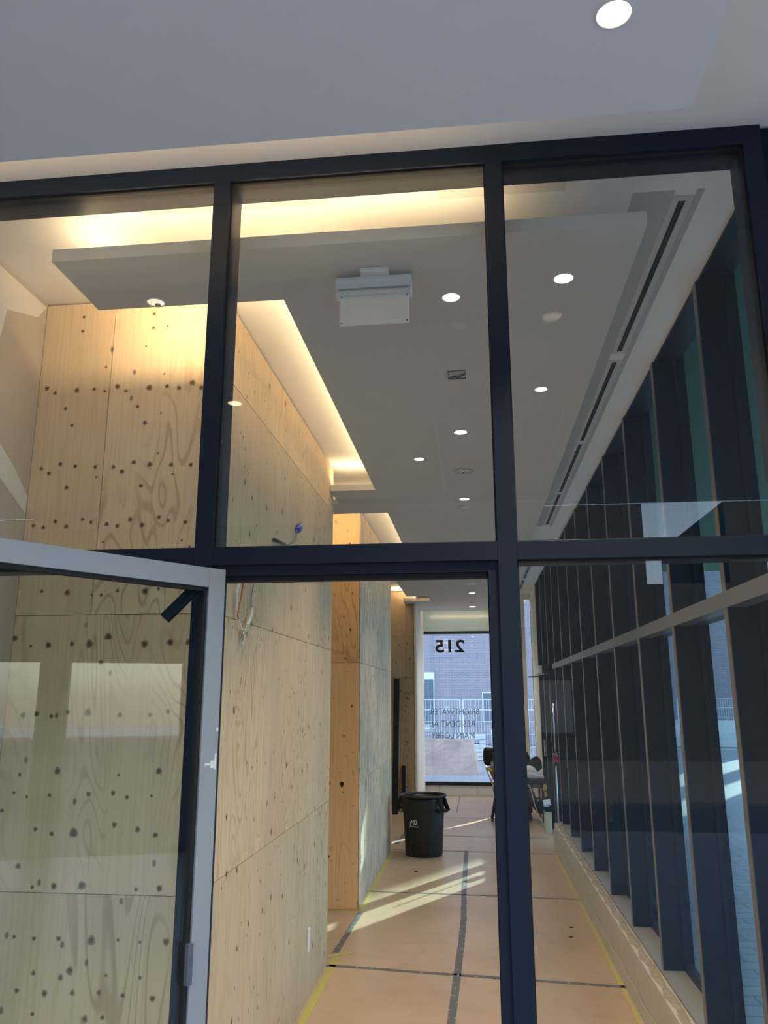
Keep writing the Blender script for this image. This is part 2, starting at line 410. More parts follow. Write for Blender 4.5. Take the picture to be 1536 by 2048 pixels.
# second dropped panel
bm = B()
bm_box(bm, -2.15, .70, 7.115, 7.52, ZP+.012, ZP+.065)
bm_box(bm, -.805, .70, 7.52, 11.6, ZP+.012, ZP+.065)
bm_box(bm, -1.18, .70, 11.6, 14.2, ZP+.012, ZP+.065)
bm_box(bm, -.79, .70, 14.2, 14.92, ZP+.012, ZP+.065)
bm_box(bm, -1.3, .70, 14.92, 16.8, ZP+.012, ZP+.065)
struct(obj('ceiling', bm, M['panel2']))
# outside dropped panel over the entrance
bm = B(); bm_box(bm, -4.4, .705, -2.6, 2.157, ZP, ZP+.055)
struct(obj('ceiling', bm, M['primer_out']))

# ------------------------------------------------------------------ walls
def ply(name, plane, at, rects, mat, thick=.018, nrm=1, holes=None, knots=None, edge=None):
    """sheets of plywood on one wall. plane 'x': wall at x=at, rects are (y0,y1,z0,z1); plane 'y': wall at y=at, rects (x0,x1,z0,z1)"""
    bm = B(); g = .0016
    bm.faces.layers.float.new('tone')
    for (a0, a1, z0, z1) in rects:
        t = random.random()
        j = random.uniform(0, .0012)
        if plane == 'x': bm_box(bm, at-thick, at+j*nrm, a0+g, a1-g, z0+g, z1-g, 0, t)
        else: bm_box(bm, a0+g, a1-g, at-j, at+thick, z0+g, z1-g, 0, t)
    # dark backing seen in the joints
    A0 = min(r[0] for r in rects); A1 = max(r[1] for r in rects); Z0 = min(r[2] for r in rects); Z1 = max(r[3] for r in rects)
    if plane == 'x': bm_box(bm, at-thick-.02, at-thick+.008, A0, A1, Z0, Z1, 3, .5)
    else: bm_box(bm, A0, A1, at+.010, at+thick+.02, Z0, Z1, 3, .5)
    for k in (knots or []):
        a, z, r = k
        for mi, rr, dd, jit in ((1, r*1.45, .0016, .16), (2, r*.85, .0024, .18)):
            n = 16; ph = random.random()*6
            el = random.uniform(.85, 1.2)
            vs = []
            for i in range(n):
                th = 2*PI*i/n; q = rr*(1+jit*math.sin(3*th+ph)*.6)
                da, dz = q*math.cos(th), q*math.sin(th)*el
                vs.append(bm.verts.new((at+dd*nrm, a+da, z+dz) if plane == 'x' else (a+da, at-dd, z+dz)))
            f = bm.faces.new(vs); f.material_index = mi
    return struct(obj(name, bm, [mat, M['knot_halo'], M['knot_core'], M['dark_gap']], recalc=False))

def unproj_y(px, py, y):      # helper to read knot positions measured on the plywood wall: photo point -> wall point
    d = F + Rv*((px-768)/1578.575) - Uv*((py-1024)/1578.575); k = y/d.y
    return d.x*k, 2.05+d.z*k
s = 440/1201.
kz = [(258,1030,.9),(302,1055,.7),(421,1040,.9),(515,1033,.7),(573,1045,.6),(642,1018,.9),(689,1044,.7),(816,1025,1.1),(913,1017,.8),(978,1027,.8),(1051,998,1.1),(1100,1025,.8),
      (359,1139,.7),(394,1231,.7),(752,1127,.6),(792,1217,.8),(580,912,.5),(226,1467,.7),(268,1493,.8),(331,1443,.8),(412,1454,.7),(521,1458,.7),(620,1458,.7),(666,1483,.9),(731,1433,.8),(818,1444,.9),(935,1446,.8),(1042,1446,.7),
      (364,1570,.8),(770,1560,.8),(527,1514,.5),(183,1778,.7),(237,1788,.7),(303,1755,.8),(363,1783,.8),(452,1744,.7),(497,1760,.6),(583,1770,.8),(641,1780,.7),(711,1745,.8),(775,1775,.9),(869,1732,.7),(919,1750,.7),(1012,1759,.8),
      (865,1382,.4),(880,1164,.4),(898,950,.4),(460,640,.6),(452,718,.6),(843,622,.7),(839,699,.6),(915,690,.4),(798,800,.4),(943,1497,.4),(1035,1893,.5),(562,1868,.4),(992,1858,.4)]
kn = []
for (a, b2, r) in kz:
    x, z = unproj_y(a*s, 400+b2*s, 3.578); kn.append((x, z, .0105*r))
s2 = 500/1026.
for (a, b2, r) in [(61,465,1.1),(199,493,1),(296,488,.8),(368,488,1.2),(445,458,1.3),(594,489,1.1),(699,481,1),(773,481,.9),(172,273,.6),(277,278,1),(378,288,.5),(416,288,.6),(596,272,1),(483,270,.6),(650,262,.6),(127,497,.5),
                   (415,564,.8),(95,782,.9),(151,775,.9),(211,785,.7),(280,768,.8),(362,769,1.2),(492,780,.8),(690,765,.7),(617,780,.7),(237,1009,1),(82,1025,.6),(364,1104,.9),(465,1100,.7),(522,1117,.6),(653,1010,1),(488,1026,.5),(58,1099,.6),(110,1115,.5),(204,1109,.6),(622,1111,.5),
                   (146,1248,.7),(213,1267,.7),(302,1263,1.4),(565,1250,.8),(638,1272,.8),(470,1230,.8),(222,1482,.9),(337,1479,1.3),(133,1486,.6),(655,1491,.9),(559,1495,.6),(59,1689,.6),(140,1697,.7),(241,1697,.8),(375,1705,1.3),(485,1703,.5),(575,1712,.5),(682,1711,1),
                   (287,1829,1.1),(138,1838,.7),(249,1857,.8),(70,1910,.8),(183,1922,.9),(298,1920,.8),(407,1919,.8),(505,1930,.8),(626,1943,.9),(348,2027,.9),(421,2020,.7),(134,2006,.6),(436,1849,.5),(575,1858,.6),(75,1400,.9),(9,1172,.7)]:
    x, z = unproj_y(a*s2, 1050+b2*s2, 3.578)
    if x > -2.17: kn.append((x, z, .0105*r))
ply('wall_back', 'y', 3.578, [(-2.18, -1.80, 2.43, 4.055), (-1.80, -1.215, 2.43, 4.055), (-2.18, -1.215, 1.21, 2.43), (-2.18, -1.215, 0, 1.21)], M['ply_alcove'], knots=kn)
# long plywood side facing the passage
ply('wall_left', 'x', -1.215, [(3.598, 6.775, 3.646, 4.05), (3.598, 6.775, 2.437, 3.646), (3.598, 4.61, 1.218, 2.437), (4.61, 6.775, 1.218, 2.437), (3.598, 6.30, 0, 1.218), (6.30, 6.775, 0, 1.218)], M['ply_side'])
bm = B(); bm_box(bm, -2.30, -1.256, 3.60, 6.77, 0, 4.06); struct(obj('wall_left', bm, M['dark_gap']))
# drywall return at the far left with filler patches
bm = B(); bm_box(bm, -2.30, -2.18, 2.755, 3.578, 0, 4.06)
def patch(bm, pts, x, mi):
    vs = [bm.verts.new((x, y, z)) for y, z in pts]; bm.faces.new(vs).material_index = mi
patch(bm, [(2.76, 3.25), (3.0, 3.18), (3.25, 3.09), (3.57, 2.93), (3.57, 3.02), (3.45, 3.12), (3.2, 3.27), (2.95, 3.36), (2.76, 3.42)], -2.1785, 1)
patch(bm, [(2.76, 3.95), (3.0, 3.80), (3.12, 3.62), (3.2, 3.63), (3.24, 3.86), (3.5, 3.95), (3.57, 4.04), (2.76, 4.04)], -2.1785, 1)
M['raw_board'] = simple('raw_wallboard', (.52, .47, .40), .85, noise=.04, nscale=3)
struct(obj('wall_left', bm, [M['raw_board'], M['white_side']], recalc=False))
# second projecting wall: orange end face and weathered side
ply('wall_front', 'y', 8.40, [(-2.3, -1.205, 2.40, 4.05), (-2.3, -1.205, 0, 2.40)], M['ply_orange'])
ply('wall_left', 'x', -1.20, [(8.42, 10.86, 3.62, 4.05), (10.86, 11.62, 3.62, 4.05), (8.42, 10.86, 2.40, 3.62), (10.86, 11.62, 2.40, 3.62), (8.42, 9.25, 1.20, 2.40), (9.25, 11.62, 1.20, 2.40), (8.42, 11.62, 0, 1.20)], M['ply_grey'])
bm = B(); bm_box(bm, -2.30, -1.24, 8.44, 11.60, 0, 4.06); struct(obj('wall_left', bm, M['dark_gap']))
# recesses behind them
ply('wall_left', 'x', -2.28, [(6.77, 8.40, 2.4, 4.05), (6.77, 8.40, 1.2, 2.4), (6.77, 8.40, 0, 1.2)], M['ply_side'])
ply('wall_left', 'x', -2.28, [(11.62, 15.35, 2.4, 4.05), (11.62, 15.35, 1.2, 2.4), (11.62, 15.35, 0, 1.2)], M['ply_side'])
# third wall end face with white plaster return
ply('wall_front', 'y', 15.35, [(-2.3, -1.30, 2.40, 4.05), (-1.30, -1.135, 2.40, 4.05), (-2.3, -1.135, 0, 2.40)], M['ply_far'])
bm = B(); bm_box(bm, -2.3, -1.132, 15.39, 17.775, 0, 4.06); bm_box(bm, -1.134, -1.10, 15.335, 17.775, 0, 4.06)
struct(obj('wall_left', bm, M['white_side']))

# far end of the lobby
YF = 17.775
bm = B()
bm_box(bm, -1.3, .9, YF, YF+.2, 0, .205)
for x in (-1.19, -.80, .0, .5): bm_box(bm, x-.004, x+.004, YF-.003, YF, 0.0, .2, 1)
bm_box(bm, -2.3, -1.285, YF, YF+.2, 0, 4.06)
struct(obj('wall_front', bm, [M['lobby_wall'], M['sill']]))
bm = B(); bm_box(bm, -1.3, 1.0, YF-.02, YF+.2, 3.46, 4.06); struct(obj('wall_front', bm, M['header']))
w3 = bpy.data.objects.new('window_3', None); COL.objects.link(w3); w3.location = (-.3, YF, .2); struct(w3)
bm = B(); bm_box(bm, -1.285, 1.0, YF-.03, YF+.06, 3.405, 3.465); bm_box(bm, -1.285, 1.0, YF-.03, YF+.06, .205, .275)
bm_box(bm, -1.30, -1.275, YF-.01, YF+.06, .205, 3.46); bm_box(bm, .93, 1.0, YF-.03, YF+.06, .205, 3.46)
obj('window_frame', bm, M['black'], w3)
box_obj('pane', (-1.28, .95, YF+.02, YF+.03, .27, 3.41), M['glass_far'], w3)
def back_text(s, size, x_left, x_right, zc_bottom, mat, name, bold=0):
    me = text_mesh(s, size, .0015, bold, 'LEFT')
    xs = [v.co.x for v in me.vertices]; zs = [v.co.y for v in me.vertices]
    w = max(xs)-min(xs); k = (x_right-x_left)/w; kz2 = size/(max(zs)-min(zs))
    for v in me.vertices:      # read from outside, so it appears mirrored from in here
        v.co = Vector((x_right-(v.co.x-min(xs))*k, YF+.012+v.co.z, zc_bottom+(v.co.y-min(zs))*kz2))
    return link_mesh(name, me, mat, w3)
back_text('215', .285, -.845, -.195, 2.995, M['ink'], 'street_number', .006)
back_text('BRIGHTWATER', .125, -.985, .085, 1.665, M['ink_grey'], 'lettering', 0)
back_text('RESIDENTIAL', .125, -.985, -.02, 1.415, M['ink_grey'], 'lettering', 0)
back_text('MAIN LOBBY', .125, -.965, -.03, 1.165, M['ink_grey'], 'lettering', 0)
# right hand end wall with a tall slit window
bm = B()
bm_box(bm, .60, 1.025, 16.10, 16.16, 0, 4.06); bm_box(bm, 1.15, 1.36, 16.10, 16.16, 0, 4.06); bm_box(bm, 1.160, 1.36, 14.598, 16.10, -.1, 4.06)
bm_box(bm, .60, 1.36, 16.10, 16.16, 0, .75); bm_box(bm, .60, .80, 16.16, YF, 0, 4.06)
bm_box(bm, 1.025, 1.15, 16.10, 16.16, 3.95, 4.06)
struct(obj('wall_front', bm, M['lobby_wall']))
w4 = bpy.data.objects.new('window_4', None); COL.objects.link(w4); w4.location = (1.07, 16.25, .75); struct(w4)
box_obj('pane', (1.02, 1.155, 16.14, 16.145, .75, 3.95), M['glass_far'], w4)
bm = B(); bm_box(bm, 1.024, 1.030, 16.12, 16.16, .75, 3.95); bm_box(bm, 1.145, 1.151, 16.12, 16.16, .75, 3.95); obj('window_frame', bm, M['rail'], w4)

# ------------------------------------------------------------------ storefront screen (window_1)
w1 = bpy.data.objects.new('window_1', None); COL.objects.link(w1); w1.location = (-.4, 2.6, 0); struct(w1)
Y0, Y1 = 2.600, 2.752
def member(name, b6): return box_obj(name, b6, M['frame'], w1, bevel=.0012)
member('head_rail', (-2.9, 1.079, Y0, Y1, 3.995, 4.068))
for x0, x1 in ((-2.35, -2.285), (-.952, -.887), (.088, .151)):
    member('mullion', (x0, x1, Y0, Y1, 0, 3.995))
member('jamb', (1.015, 1.079, Y0, Y1, 0, 3.995))
for x0, x1 in ((-2.285, -.952), (-.887, .088), (.151, 1.015)):
    member('transom', (x0, x1, Y0+.001, Y1-.001, 2.490, 2.552))
member('bottom_rail', (-2.285, -.952, Y0+.001, Y1-.001, 0, .09)); member('bottom_rail', (.151, 1.015, Y0+.001, Y1-.001, 0, .09))
# rebated door frame inside the opening
bm = B(); bm_box(bm, -.887, .088, 2.622, 2.70, 2.455, 2.490); bm_box(bm, .056, .088, 2.622, 2.70, 0, 2.455); bm_box(bm, -.887, -.862, 2.622, 2.70, 0, 2.455)
obj('door_frame', bm, M['frame'], w1)
bm = B(); bm_box(bm, -.887, .088, 2.640, 2.675, 2.437, 2.455); bm_box(bm, .053, .057, 2.640, 2.675, 0, 2.455)
obj('weather_strip', bm, M['gasket'], w1, label='black rubber weather strip')
# glazing beads, then the panes
def bead(x0, x1, z0, z1):
    bm = B(); t = .010
    t = .005
    for yy in (2.618,):
        bm_box(bm, x0, x1, yy, yy+.012, z1-t, z1); bm_box(bm, x0, x1, yy, yy+.012, z0, z0+t)
        bm_box(bm, x0, x0+t, yy, yy+.012, z0, z1); bm_box(bm, x1-t, x1, yy, yy+.012, z0, z1)
    obj('glazing_bead', bm, M['gasket'], w1)
    box_obj('pane', (x0+.002, x1-.002, 2.632, 2.640, z0+.002, z1-.002), M['glass'], w1)
bead(-2.285, -.952, 2.552, 3.995); bead(-.887, .088, 2.552, 3.995); bead(.151, 1.015, 2.552, 3.995)
bead(-2.285, -.952, .09, 2.490); bead(.151, 1.015, .09, 2.490)
# dark cladding right of the jamb
struct(box_obj('trim_1', (1.079, 1.36, 2.615, 2.74, -.1, 4.06), M['fin']))
struct(box_obj('trim_2', (-2.9, -2.35, 2.62, 2.74, -.1, 3.995), M['fin']))

# ------------------------------------------------------------------ the open glass door (door_1)
d1 = bpy.data.objects.new('door_1', None); COL.objects.link(d1); hx, hy = -.81, 2.52; d1.location = (hx, hy, 0); struct(d1)
A = Vector((-.575, -.818, 0)).normalized(); Nn = Vector((A.y, -A.x, 0))   # along the leaf; Nn points away from the camera side
if Nn.y < 0: Nn = -Nn
TH = .044; WL = .955; ST = .064
def leafbox(bm, a0, a1, z0, z1, d0=0.0, d1_=TH, mi=0):
    c = Vector((hx, hy, 0)) + A*(a0+a1)/2 + Nn*(d0+d1_)/2 + Vector((0, 0, (z0+z1)/2))
    bm_obox(bm, c, A, Nn, (0, 0, 1), (a1-a0)/2, abs(d1_-d0)/2, (z1-z0)/2, mi)
for (a0, a1, z0, z1, nm) in ((0, ST, .01, 2.46, 'stile'), (WL-ST, WL, .01, 2.46, 'stile'), (ST, WL-ST, 2.396, 2.4595, 'top_rail'), (ST, WL-ST, .01, .25, 'bottom_rail')):
    bm = B(); leafbox(bm, a0, a1, z0, z1); obj(nm, bm, M['door'], d1, bevel=.0012)
bm = B(); t = .012
for (a0, a1, z0, z1) in ((ST, ST+t, .25, 2.396), (WL-ST-t, WL-ST, .25, 2.396), (ST, WL-ST, 2.396-t, 2.396), (ST, WL-ST, .25, .25+t)):
    leafbox(bm, a0, a1, z0, z1, .008, .036)
obj('glazing_gasket', bm, M['gasket'], d1)
bm = B(); leafbox(bm, ST+.003, WL-ST-.003, .253, 2.393, .018, .026); obj('pane', bm, M['glass_door'], d1)
bm = B(); leafbox(bm, -.004, 0, .012, 2.455, .004, TH-.004); obj('edge_strip', bm, M['frame'], d1, label='dark hinge edge strip')
bm = B(); leafbox(bm, ST-.004, ST+.014, 1.235, 1.345, -.006, .010); obj('latch_plate', bm, M['rail'], d1, label='small grey plate on the inner edge')
bm = B()
for (a, z, w, h) in ((.018, 1.845, .008, .011), (.008, 1.853, .003, .024), (.038, 1.846, .009, .0035), (.006, 1.95, .004, .006)): leafbox(bm, a-w, a+w, z-h, z+h, -.0006, 0)
obj('paint_scuff', bm, M['print_white'], d1, label='white paint scuff')
bm = B(); q = Vector((hx, hy, .985)) + A*.03 - Nn*.001
bm_obox(bm, q, A, Nn, (0, 0, 1), .004, .001, .004); obj('screw', bm, M['black'], d1)
bm = B(); bm_bar(bm, (-.895, 2.47, 2.392), (-.975, 2.43, 2.292), .034, .026, 0, (0, 1, 0)); bm_bar(bm, (-.87, 2.60, 2.42), (-.895, 2.47, 2.392), .02, .01)
obj('closer_arm', bm, M['frame'], d1, label='dark closer arm hanging behind the top rail', bevel=.004)

# ------------------------------------------------------------------ curtain wall along the right (window_2)
w2 = bpy.data.objects.new('window_2', None); COL.objects.link(w2); w2.location = (1.3, 7, 0); struct(w2)
FX = 1.140
ys = [3.71+.985*k for k in range(0, 12)]
for k, y in enumerate(ys):
    if 2.45 < y < 3.0: continue
    z0 = .36 if y < 11.8 else 0.0
    zb = z0 if y > 2.7 else -.1
    bm = B(); bm_box(bm, FX+.004, 1.283, y, y+.052, zb, 4.16, 0); bm_box(bm, FX, FX+.004, y, y+.052, zb, 4.052, 1)
    bm_box(bm, 1.283, 1.305, y+.008, y+.044, zb, 4.16, 0)
    bm_box(bm, 1.305, 1.335, y+.006, y+.046, zb, 4.3, 0)
    o = obj('mullion', bm, [M['fin'], M['fin_edge']], w2)
for y0, y1, zb in ((2.74, 3.71, .40),) + tuple((ys[i]+.052, ys[i+1], (.40 if ys[i+1] < 11.9 else .02)) for i in range(len(ys)-1) if ys[i] > 3.5):
    bm = B(); bm_box(bm, 1.290, 1.298, y0-.006, y1+.006, zb, 4.14); obj('pane', bm, M['glass_cw'], w2)
    bm = B()
    bm_box(bm, 1.27, 1.305, y0, y1, zb-.04 if zb > 0 else zb, zb+.02)
    bm_box(bm, 1.165, 1.31, y0, y1, 4.065, 4.17)
    bm_box(bm, 1.27, 1.305, y0, y0+.018, zb, 4.065); bm_box(bm, 1.27, 1.305, y1-.018, y1, zb, 4.065)
    bm_box(bm, 1.225, 1.305, y0, y1, 2.440, 2.512)
    obj('glazing_frame', bm, M['fin'], w2)
# horizontal rail running in front of the fins
box_obj('rail', (1.138, 1.225, 2.752, 11.98, 2.440, 2.515), M['rail'], w2, bevel=.002)
# dark closure between ceiling edge and glazing
struct(box_obj('trim_3', (1.150, 1.166, 2.752, 14.61, 4.045, 4.16), M['fin']))
# concrete curb and sill
bm = B(); bm_box(bm, 1.045, 1.36, 2.752, 11.83, -.1, .345); struct(obj('baseboard_right', bm, M['concrete'], bevel=.006))
bm = B(); bm_box(bm, 1.125, 1.29, 2.76, 11.825, .345, .362); struct(obj('trim_4', bm, M['sill']))
# crumbly edge of render on the curb
bm = B(); n = 420; row = []
for i in range(n+1):
    y = 2.8 + 9.0*i/n
    xa = 1.060 + .010*math.sin(i*.37)+random.uniform(-.006, .006); xb = 1.112 + .006*math.sin(i*.23+1)+random.uniform(-.005, .005)
    row.append([bm.verts.new((xa+(xb-xa)*k/5, y, .3455+(0 if k in (0, 5) else random.uniform(.001, .009)))) for k in range(6)])
for a_, b_ in zip(row[:-1], row[1:]):
    for k in range(5): bm.faces.new((a_[k], a_[k+1], b_[k+1], b_[k]))
struct(obj('trim_5', bm, M['dust']))
# storey above the curtain wall: green soffit outside
struct(box_obj('ceiling', (1.31, 4.6, -3.2, 15.0, 4.30, 4.55), M['green']))
struct(box_obj('ceiling', (-8.0, 1.31, -3.2, 18.0, 4.21, 4.55), M['drywall']))

# ------------------------------------------------------------------ ceiling fittings
def downlight(x, y, z, r, label, group, strength_mat, watts=4.0, trim_r=None):
    t = thing('recessed_downlight', label, 'ceiling light', (x, y, z), group)
    bm = B(); R = trim_r or r*1.12
    bm_lathe(bm, [(R, 0.0), (R, -.003), (r*1.0, -.004), (r*.98, 0.0)], (x, y, z), 40); obj('trim_ring', bm, M['trim_white'], t)
    bm = B(); bm_lathe(bm, [(r*.99, -.0015), (r*.55, -.0014), (0, -.0013)], (x, y, z), 32); obj('lens', bm, strength_mat, t)
    if watts > 0:
        ld = bpy.data.lights.new('downlight_beam', 'SPOT'); ld.energy = watts*6.0; ld.spot_size = 1.9; ld.spot_blend = .8; ld.color = (1, .80, .55); ld.shadow_soft_size = .04
        lo = bpy.data.objects.new('downlight_beam', ld); COL.objects.link(lo); lo.location = (x, y, z-.02)
    return t
IN = 'recessed ceiling lights inside the passage'
downlight(-.059, 3.25, ZP, .038, 'lit round ceiling light just right of the blank white exit sign', IN, M['lamp'], 12)
downlight(.426, 3.139, ZP, .040, 'lit round ceiling light nearest the corner of the panel, beside the long air slot', IN, M['lamp'], 12)
downlight(.432, 4.404, ZP, .034, 'lit round ceiling light behind the panel corner one, level with the second air slot', IN, M['lamp'], 12)
downlight(-.049, 5.124, ZP, .042, 'lit round ceiling light in front of the round grilled sensor', IN, M['lamp'], 12)
downlight(-.369, 5.717, ZP, .037, 'small lit ceiling light alone left of the grilled sensor', IN, M['lamp'], 8)
downlight(-.047, 7.00, ZP, .042, 'lit round ceiling light just before the step between the two ceiling panels', IN, M['lamp'], 12)
downlight(-.047, 9.3, ZP+.012, .045, 'lit round ceiling light hidden by the transom, before the doorway head', IN, M['lamp'], 12)
downlight(-.03, 11.55, ZP+.012, .045, 'lit round ceiling light just visible at the door head, before the big white disc', IN, M['lamp'], 12)
downlight(.0, 13.85, ZP+.012, .055, 'lit round ceiling light behind the big white ceiling disc', IN, M['lamp'], 12)
downlight(.0, 16.0, ZP+.012, .062, 'lit round ceiling light farthest back, before the warm lit header', IN, M['lamp'], 12)
t = thing('recessed_downlight', 'unlit round ceiling light with self-glowing white reflector at the back edge of the left panel', 'ceiling light', (-1.395, 3.145, ZP))
bm = B(); bm_lathe(bm, [(.044, 0), (.044, -.004), (.039, -.005), (.038, -.001)], (-1.395, 3.145, ZP), 40); obj('trim_ring', bm, M['trim_white'], t)
bm = B(); bm_lathe(bm, [(.038, -.001), (.03, -.0008), (0, -.0006)], (-1.395, 3.145, ZP), 32); obj('reflector', bm, M['lamp_soft'], t)  # reflector brightness is put in as emission, the light itself is off
bm = B(); bm_lathe(bm, [(.014, -.001), (.013, -.006), (0, -.007)], (-1.395, 3.168, ZP), 20); obj('bulb', bm, M['grille'], t)
downlight(.411, 1.781, ZP, .045, 'large glaring round ceiling light outside, near the top of the picture', 'recessed ceiling lights outside', M['lamp_out'], 25)
downlight(-1.411, .85, ZP, .042, 'round ceiling light outside, mirrored in the glass by the left mullion', 'recessed ceiling lights outside', M['lamp'], 20)

def disc(name, label, cat, x, y, z, prof, mats, part=None):
    bm = B(); bm_lathe(bm, prof, (x, y, z), 36); o = obj(name, bm, mats); tag(o, label, cat); return o
t = thing('ceiling_sensor', 'round grilled sensor with a dark centre on the ceiling between two lights', 'sensor', (-.046, 6.08, ZP))
bm = B(); bm_lathe(bm, [(.085, 0), (.083, -.008), (.062, -.012), (.060, -.006)], (-.046, 6.08, ZP), 40); obj('ring', bm, M['grille'], t)
bm = B(); bm_lathe(bm, [(.058, -.004), (.05, -.014), (.02, -.016), (0, -.016)], (-.046, 6.08, ZP), 40)
for k in range(10):
    a = k*2*PI/10; bm_bar(bm, (-.046+.022*math.cos(a), 6.08+.022*math.sin(a), ZP-.0165), (-.046+.052*math.cos(a), 6.08+.052*math.sin(a), ZP-.014), .004, .002, 1)
bm_lathe(bm, [(.014, -.016), (.012, -.022), (0, -.023)], (-.046, 6.08, ZP), 16, 1)
obj('grille', bm, [M['trim_white'], M['black']], t)
disc('ceiling_speaker', 'big round white disc on the ceiling seen through the doorway, before the far lights', 'speaker', -.02, 12.611, ZP+.012, [(.095, 0), (.092, -.012), (.06, -.02), (0, -.022)], M['white_plastic'])
disc('sprinkler_cover', 'small pale disc just behind the light at the panel step', 'sprinkler', -.055, 7.36, ZP+.012, [(.036, 0), (.036, -.006), (0, -.007)], M['white_plastic'])
disc('sprinkler_cover', 'flat round grey cover plate behind the light beside the blank sign', 'sprinkler', -.024, 3.53, ZP, [(.040, 0), (.040, -.0035), (.037, -.004), (0, -.004)], M['panel2'])
disc('sprinkler_cover', 'tiny dark disc on the far ceiling between the last two lights', 'sprinkler', -.007, 15.26, ZP+.012, [(.045, 0), (.045, -.008), (0, -.009)], M['grille'])
# wire stub
bm = B(); bm_tube(bm, [(-.037, 3.36, ZP), (-.038, 3.362, ZP-.012), (-.036, 3.366, ZP-.022)], .0015, 6)
tag(obj('loose_wire', bm, M['wire_white']), 'tiny white wire stub poking out of the ceiling above the grey cover plate', 'wire')
# cut opening with a box inside
t = thing('junction_opening', 'small rectangular cut-out with a dark cable in the ceiling panel', 'ceiling box', (-.054, 4.13, ZP))
bm = B()
for (x0, x1, y0, y1) in ((-.102, -.099, 4.08, 4.19), (-.008, -.005, 4.08, 4.19)): bm_box(bm, x0, x1, y0, y1, ZP-.004, ZP)
bm_box(bm, -.102, -.005, 4.078, 4.081, ZP-.003, ZP); bm_box(bm, -.102, -.005, 4.186, 4.190, ZP-.006, ZP)
obj('cut_edge', bm, M['black'], t)
box_obj('back_plate', (-.099, -.008, 4.081, 4.186, ZP-.0015, ZP), M['grille'], t)
bm = B(); bm_tube(bm, [(-.097, 4.17, ZP-.003), (-.06, 4.15, ZP-.006), (-.045, 4.165, ZP-.007), (-.01, 4.12, ZP-.004)], .0035, 8); obj('cable', bm, M['black'], t)
# access panel seams
t = thing('access_panel', 'faint square access panel in the ceiling around the grilled sensor', 'access panel', (0.06, 5.7, ZP))
bm = B()
for r_ in ((-.215, -.205, 4.75, 6.75), (.60, .61, 4.75, 6.75), (-.205, .60, 4.75, 4.76), (-.205, .60, 6.74, 6.75)): bm_box(bm, *r_, ZP-.0012, ZP)
obj('panel_joint', bm, M['panel2'], t)

# blank exit sign hanging from the panel
t = thing('exit_sign', 'blank white exit sign housing with plain panel hanging below the ceiling', 'sign', (-.37, 3.03, ZP))
box_obj('canopy', (-.434, -.312, 2.955, 3.03, ZP-.022, ZP), M['white_plastic'], t, bevel=.006)
bm = B()
prof = [(-.030, .0), (-.030, -.014), (-.022, -.030), (-.014, -.040), (-.014, -.056), (-.024, -.060), (-.030, -.068), (-.030, -.082), (.022, -.082), (.030, -.06), (.030, -.01), (.02, 0)]
xs0, xs1, yc, zc = -.540, -.219, 3.02, ZP-.022
v0 = [bm.verts.new((xs0, yc+a, zc+b_)) for a, b_ in prof]; v1 = [bm.verts.new((xs1, yc+a, zc+b_)) for a, b_ in prof]
for i in range(len(prof)):
    j = (i+1) % len(prof); bm.faces.new((v0[i], v0[j], v1[j], v1[i]))
bm.faces.new(v0[::-1]); bm.faces.new(v1)
obj('housing', bm, M['white_plastic'], t, bevel=.002)
bm = B(); bm_box(bm, xs0+.012, xs1-.012, yc-.0145, yc-.012, zc-.053, zc-.044); obj('slot', bm, M['grille'], t, label='grey slot along the housing')
bm = B(); bm_box(bm, -.524, -.229, 3.004, 3.012, 3.562, 3.705)
obj('sign_plate', bm, M['sign_panel'], t, label='blank off-white plate', bevel=.006)
for x in (-.514, -.239):
    for z in (3.574, 3.690): box_obj('screw', (x-.0025, x+.0025, 3.002, 3.004, z-.0025, z+.0025), M['black'], t)

# long slot air diffusers
for i, (y0, y1, lb) in enumerate(((3.02, 4.50, 'nearest and longest dark air slot in the ceiling beside the windows'), (4.66, 6.20, 'second dark air slot in the ceiling from the front'),
                              (6.30, 7.85, 'third air slot in the ceiling, its edge nearly touching the second'), (7.95, 9.4, 'fourth air slot, just above the transom'),
                              (12.6, 13.9, 'short air slot far down, next to a dark ceiling cut'), (14.1, 15.4, 'last air slot in front of the white end wall'))):
    t = thing('slot_diffuser', lb, 'air vent', (.91, (y0+y1)/2, 4.06), 'linear air slots in the ceiling')
    bm = B(); bm_box(bm, .868, .896, y0-.03, y1+.03, 4.055, 4.06); bm_box(bm, .925, .953, y0-.03, y1+.03, 4.055, 4.06)
    bm_box(bm, .896, .925, y0-.03, y0, 4.055, 4.06); bm_box(bm, .896, .925, y1, y1+.03, 4.055, 4.06); obj('flange', bm, M['primer'], t)
    bm = B(); bm_box(bm, .896, .925, y0, y1, 4.0575, 4.06); obj('slot', bm, M['gasket'], t, label='dark slot')
    bm = B(); bm_box(bm, .909, .911, y0, y1, 4.0555, 4.0575); obj('blade', bm, M['fin_edge'], t)
bm = B(); bm_box(bm, .93, 1.06, 12.25, 12.45, 4.052, 4.06); tag(obj('ceiling_cutout', bm, M['gasket']), 'short dark cut in the far ceiling above the last air slots', 'ceiling opening')
# skim coat band along the slots
M['skim'] = simple('skim_coat', (.50, .50, .48), .85, noise=.06, nscale=6)
bm = B(); bm_box(bm, .70, .868, 2.95, 9.5, 4.0585, 4.06); bm_box(bm, .955, .985, 2.95, 9.5, 4.0588, 4.06); struct(obj('trim_6', bm, M['skim']))
bm = B(); bm_box(bm, -1.35, -.55, 2.76, 2.83+.05, 4.0585, 4.06); bm_box(bm, -.10, .42, 2.76, 2.90, 4.0585, 4.06)
struct(obj('trim_7', bm, M['panel2']))

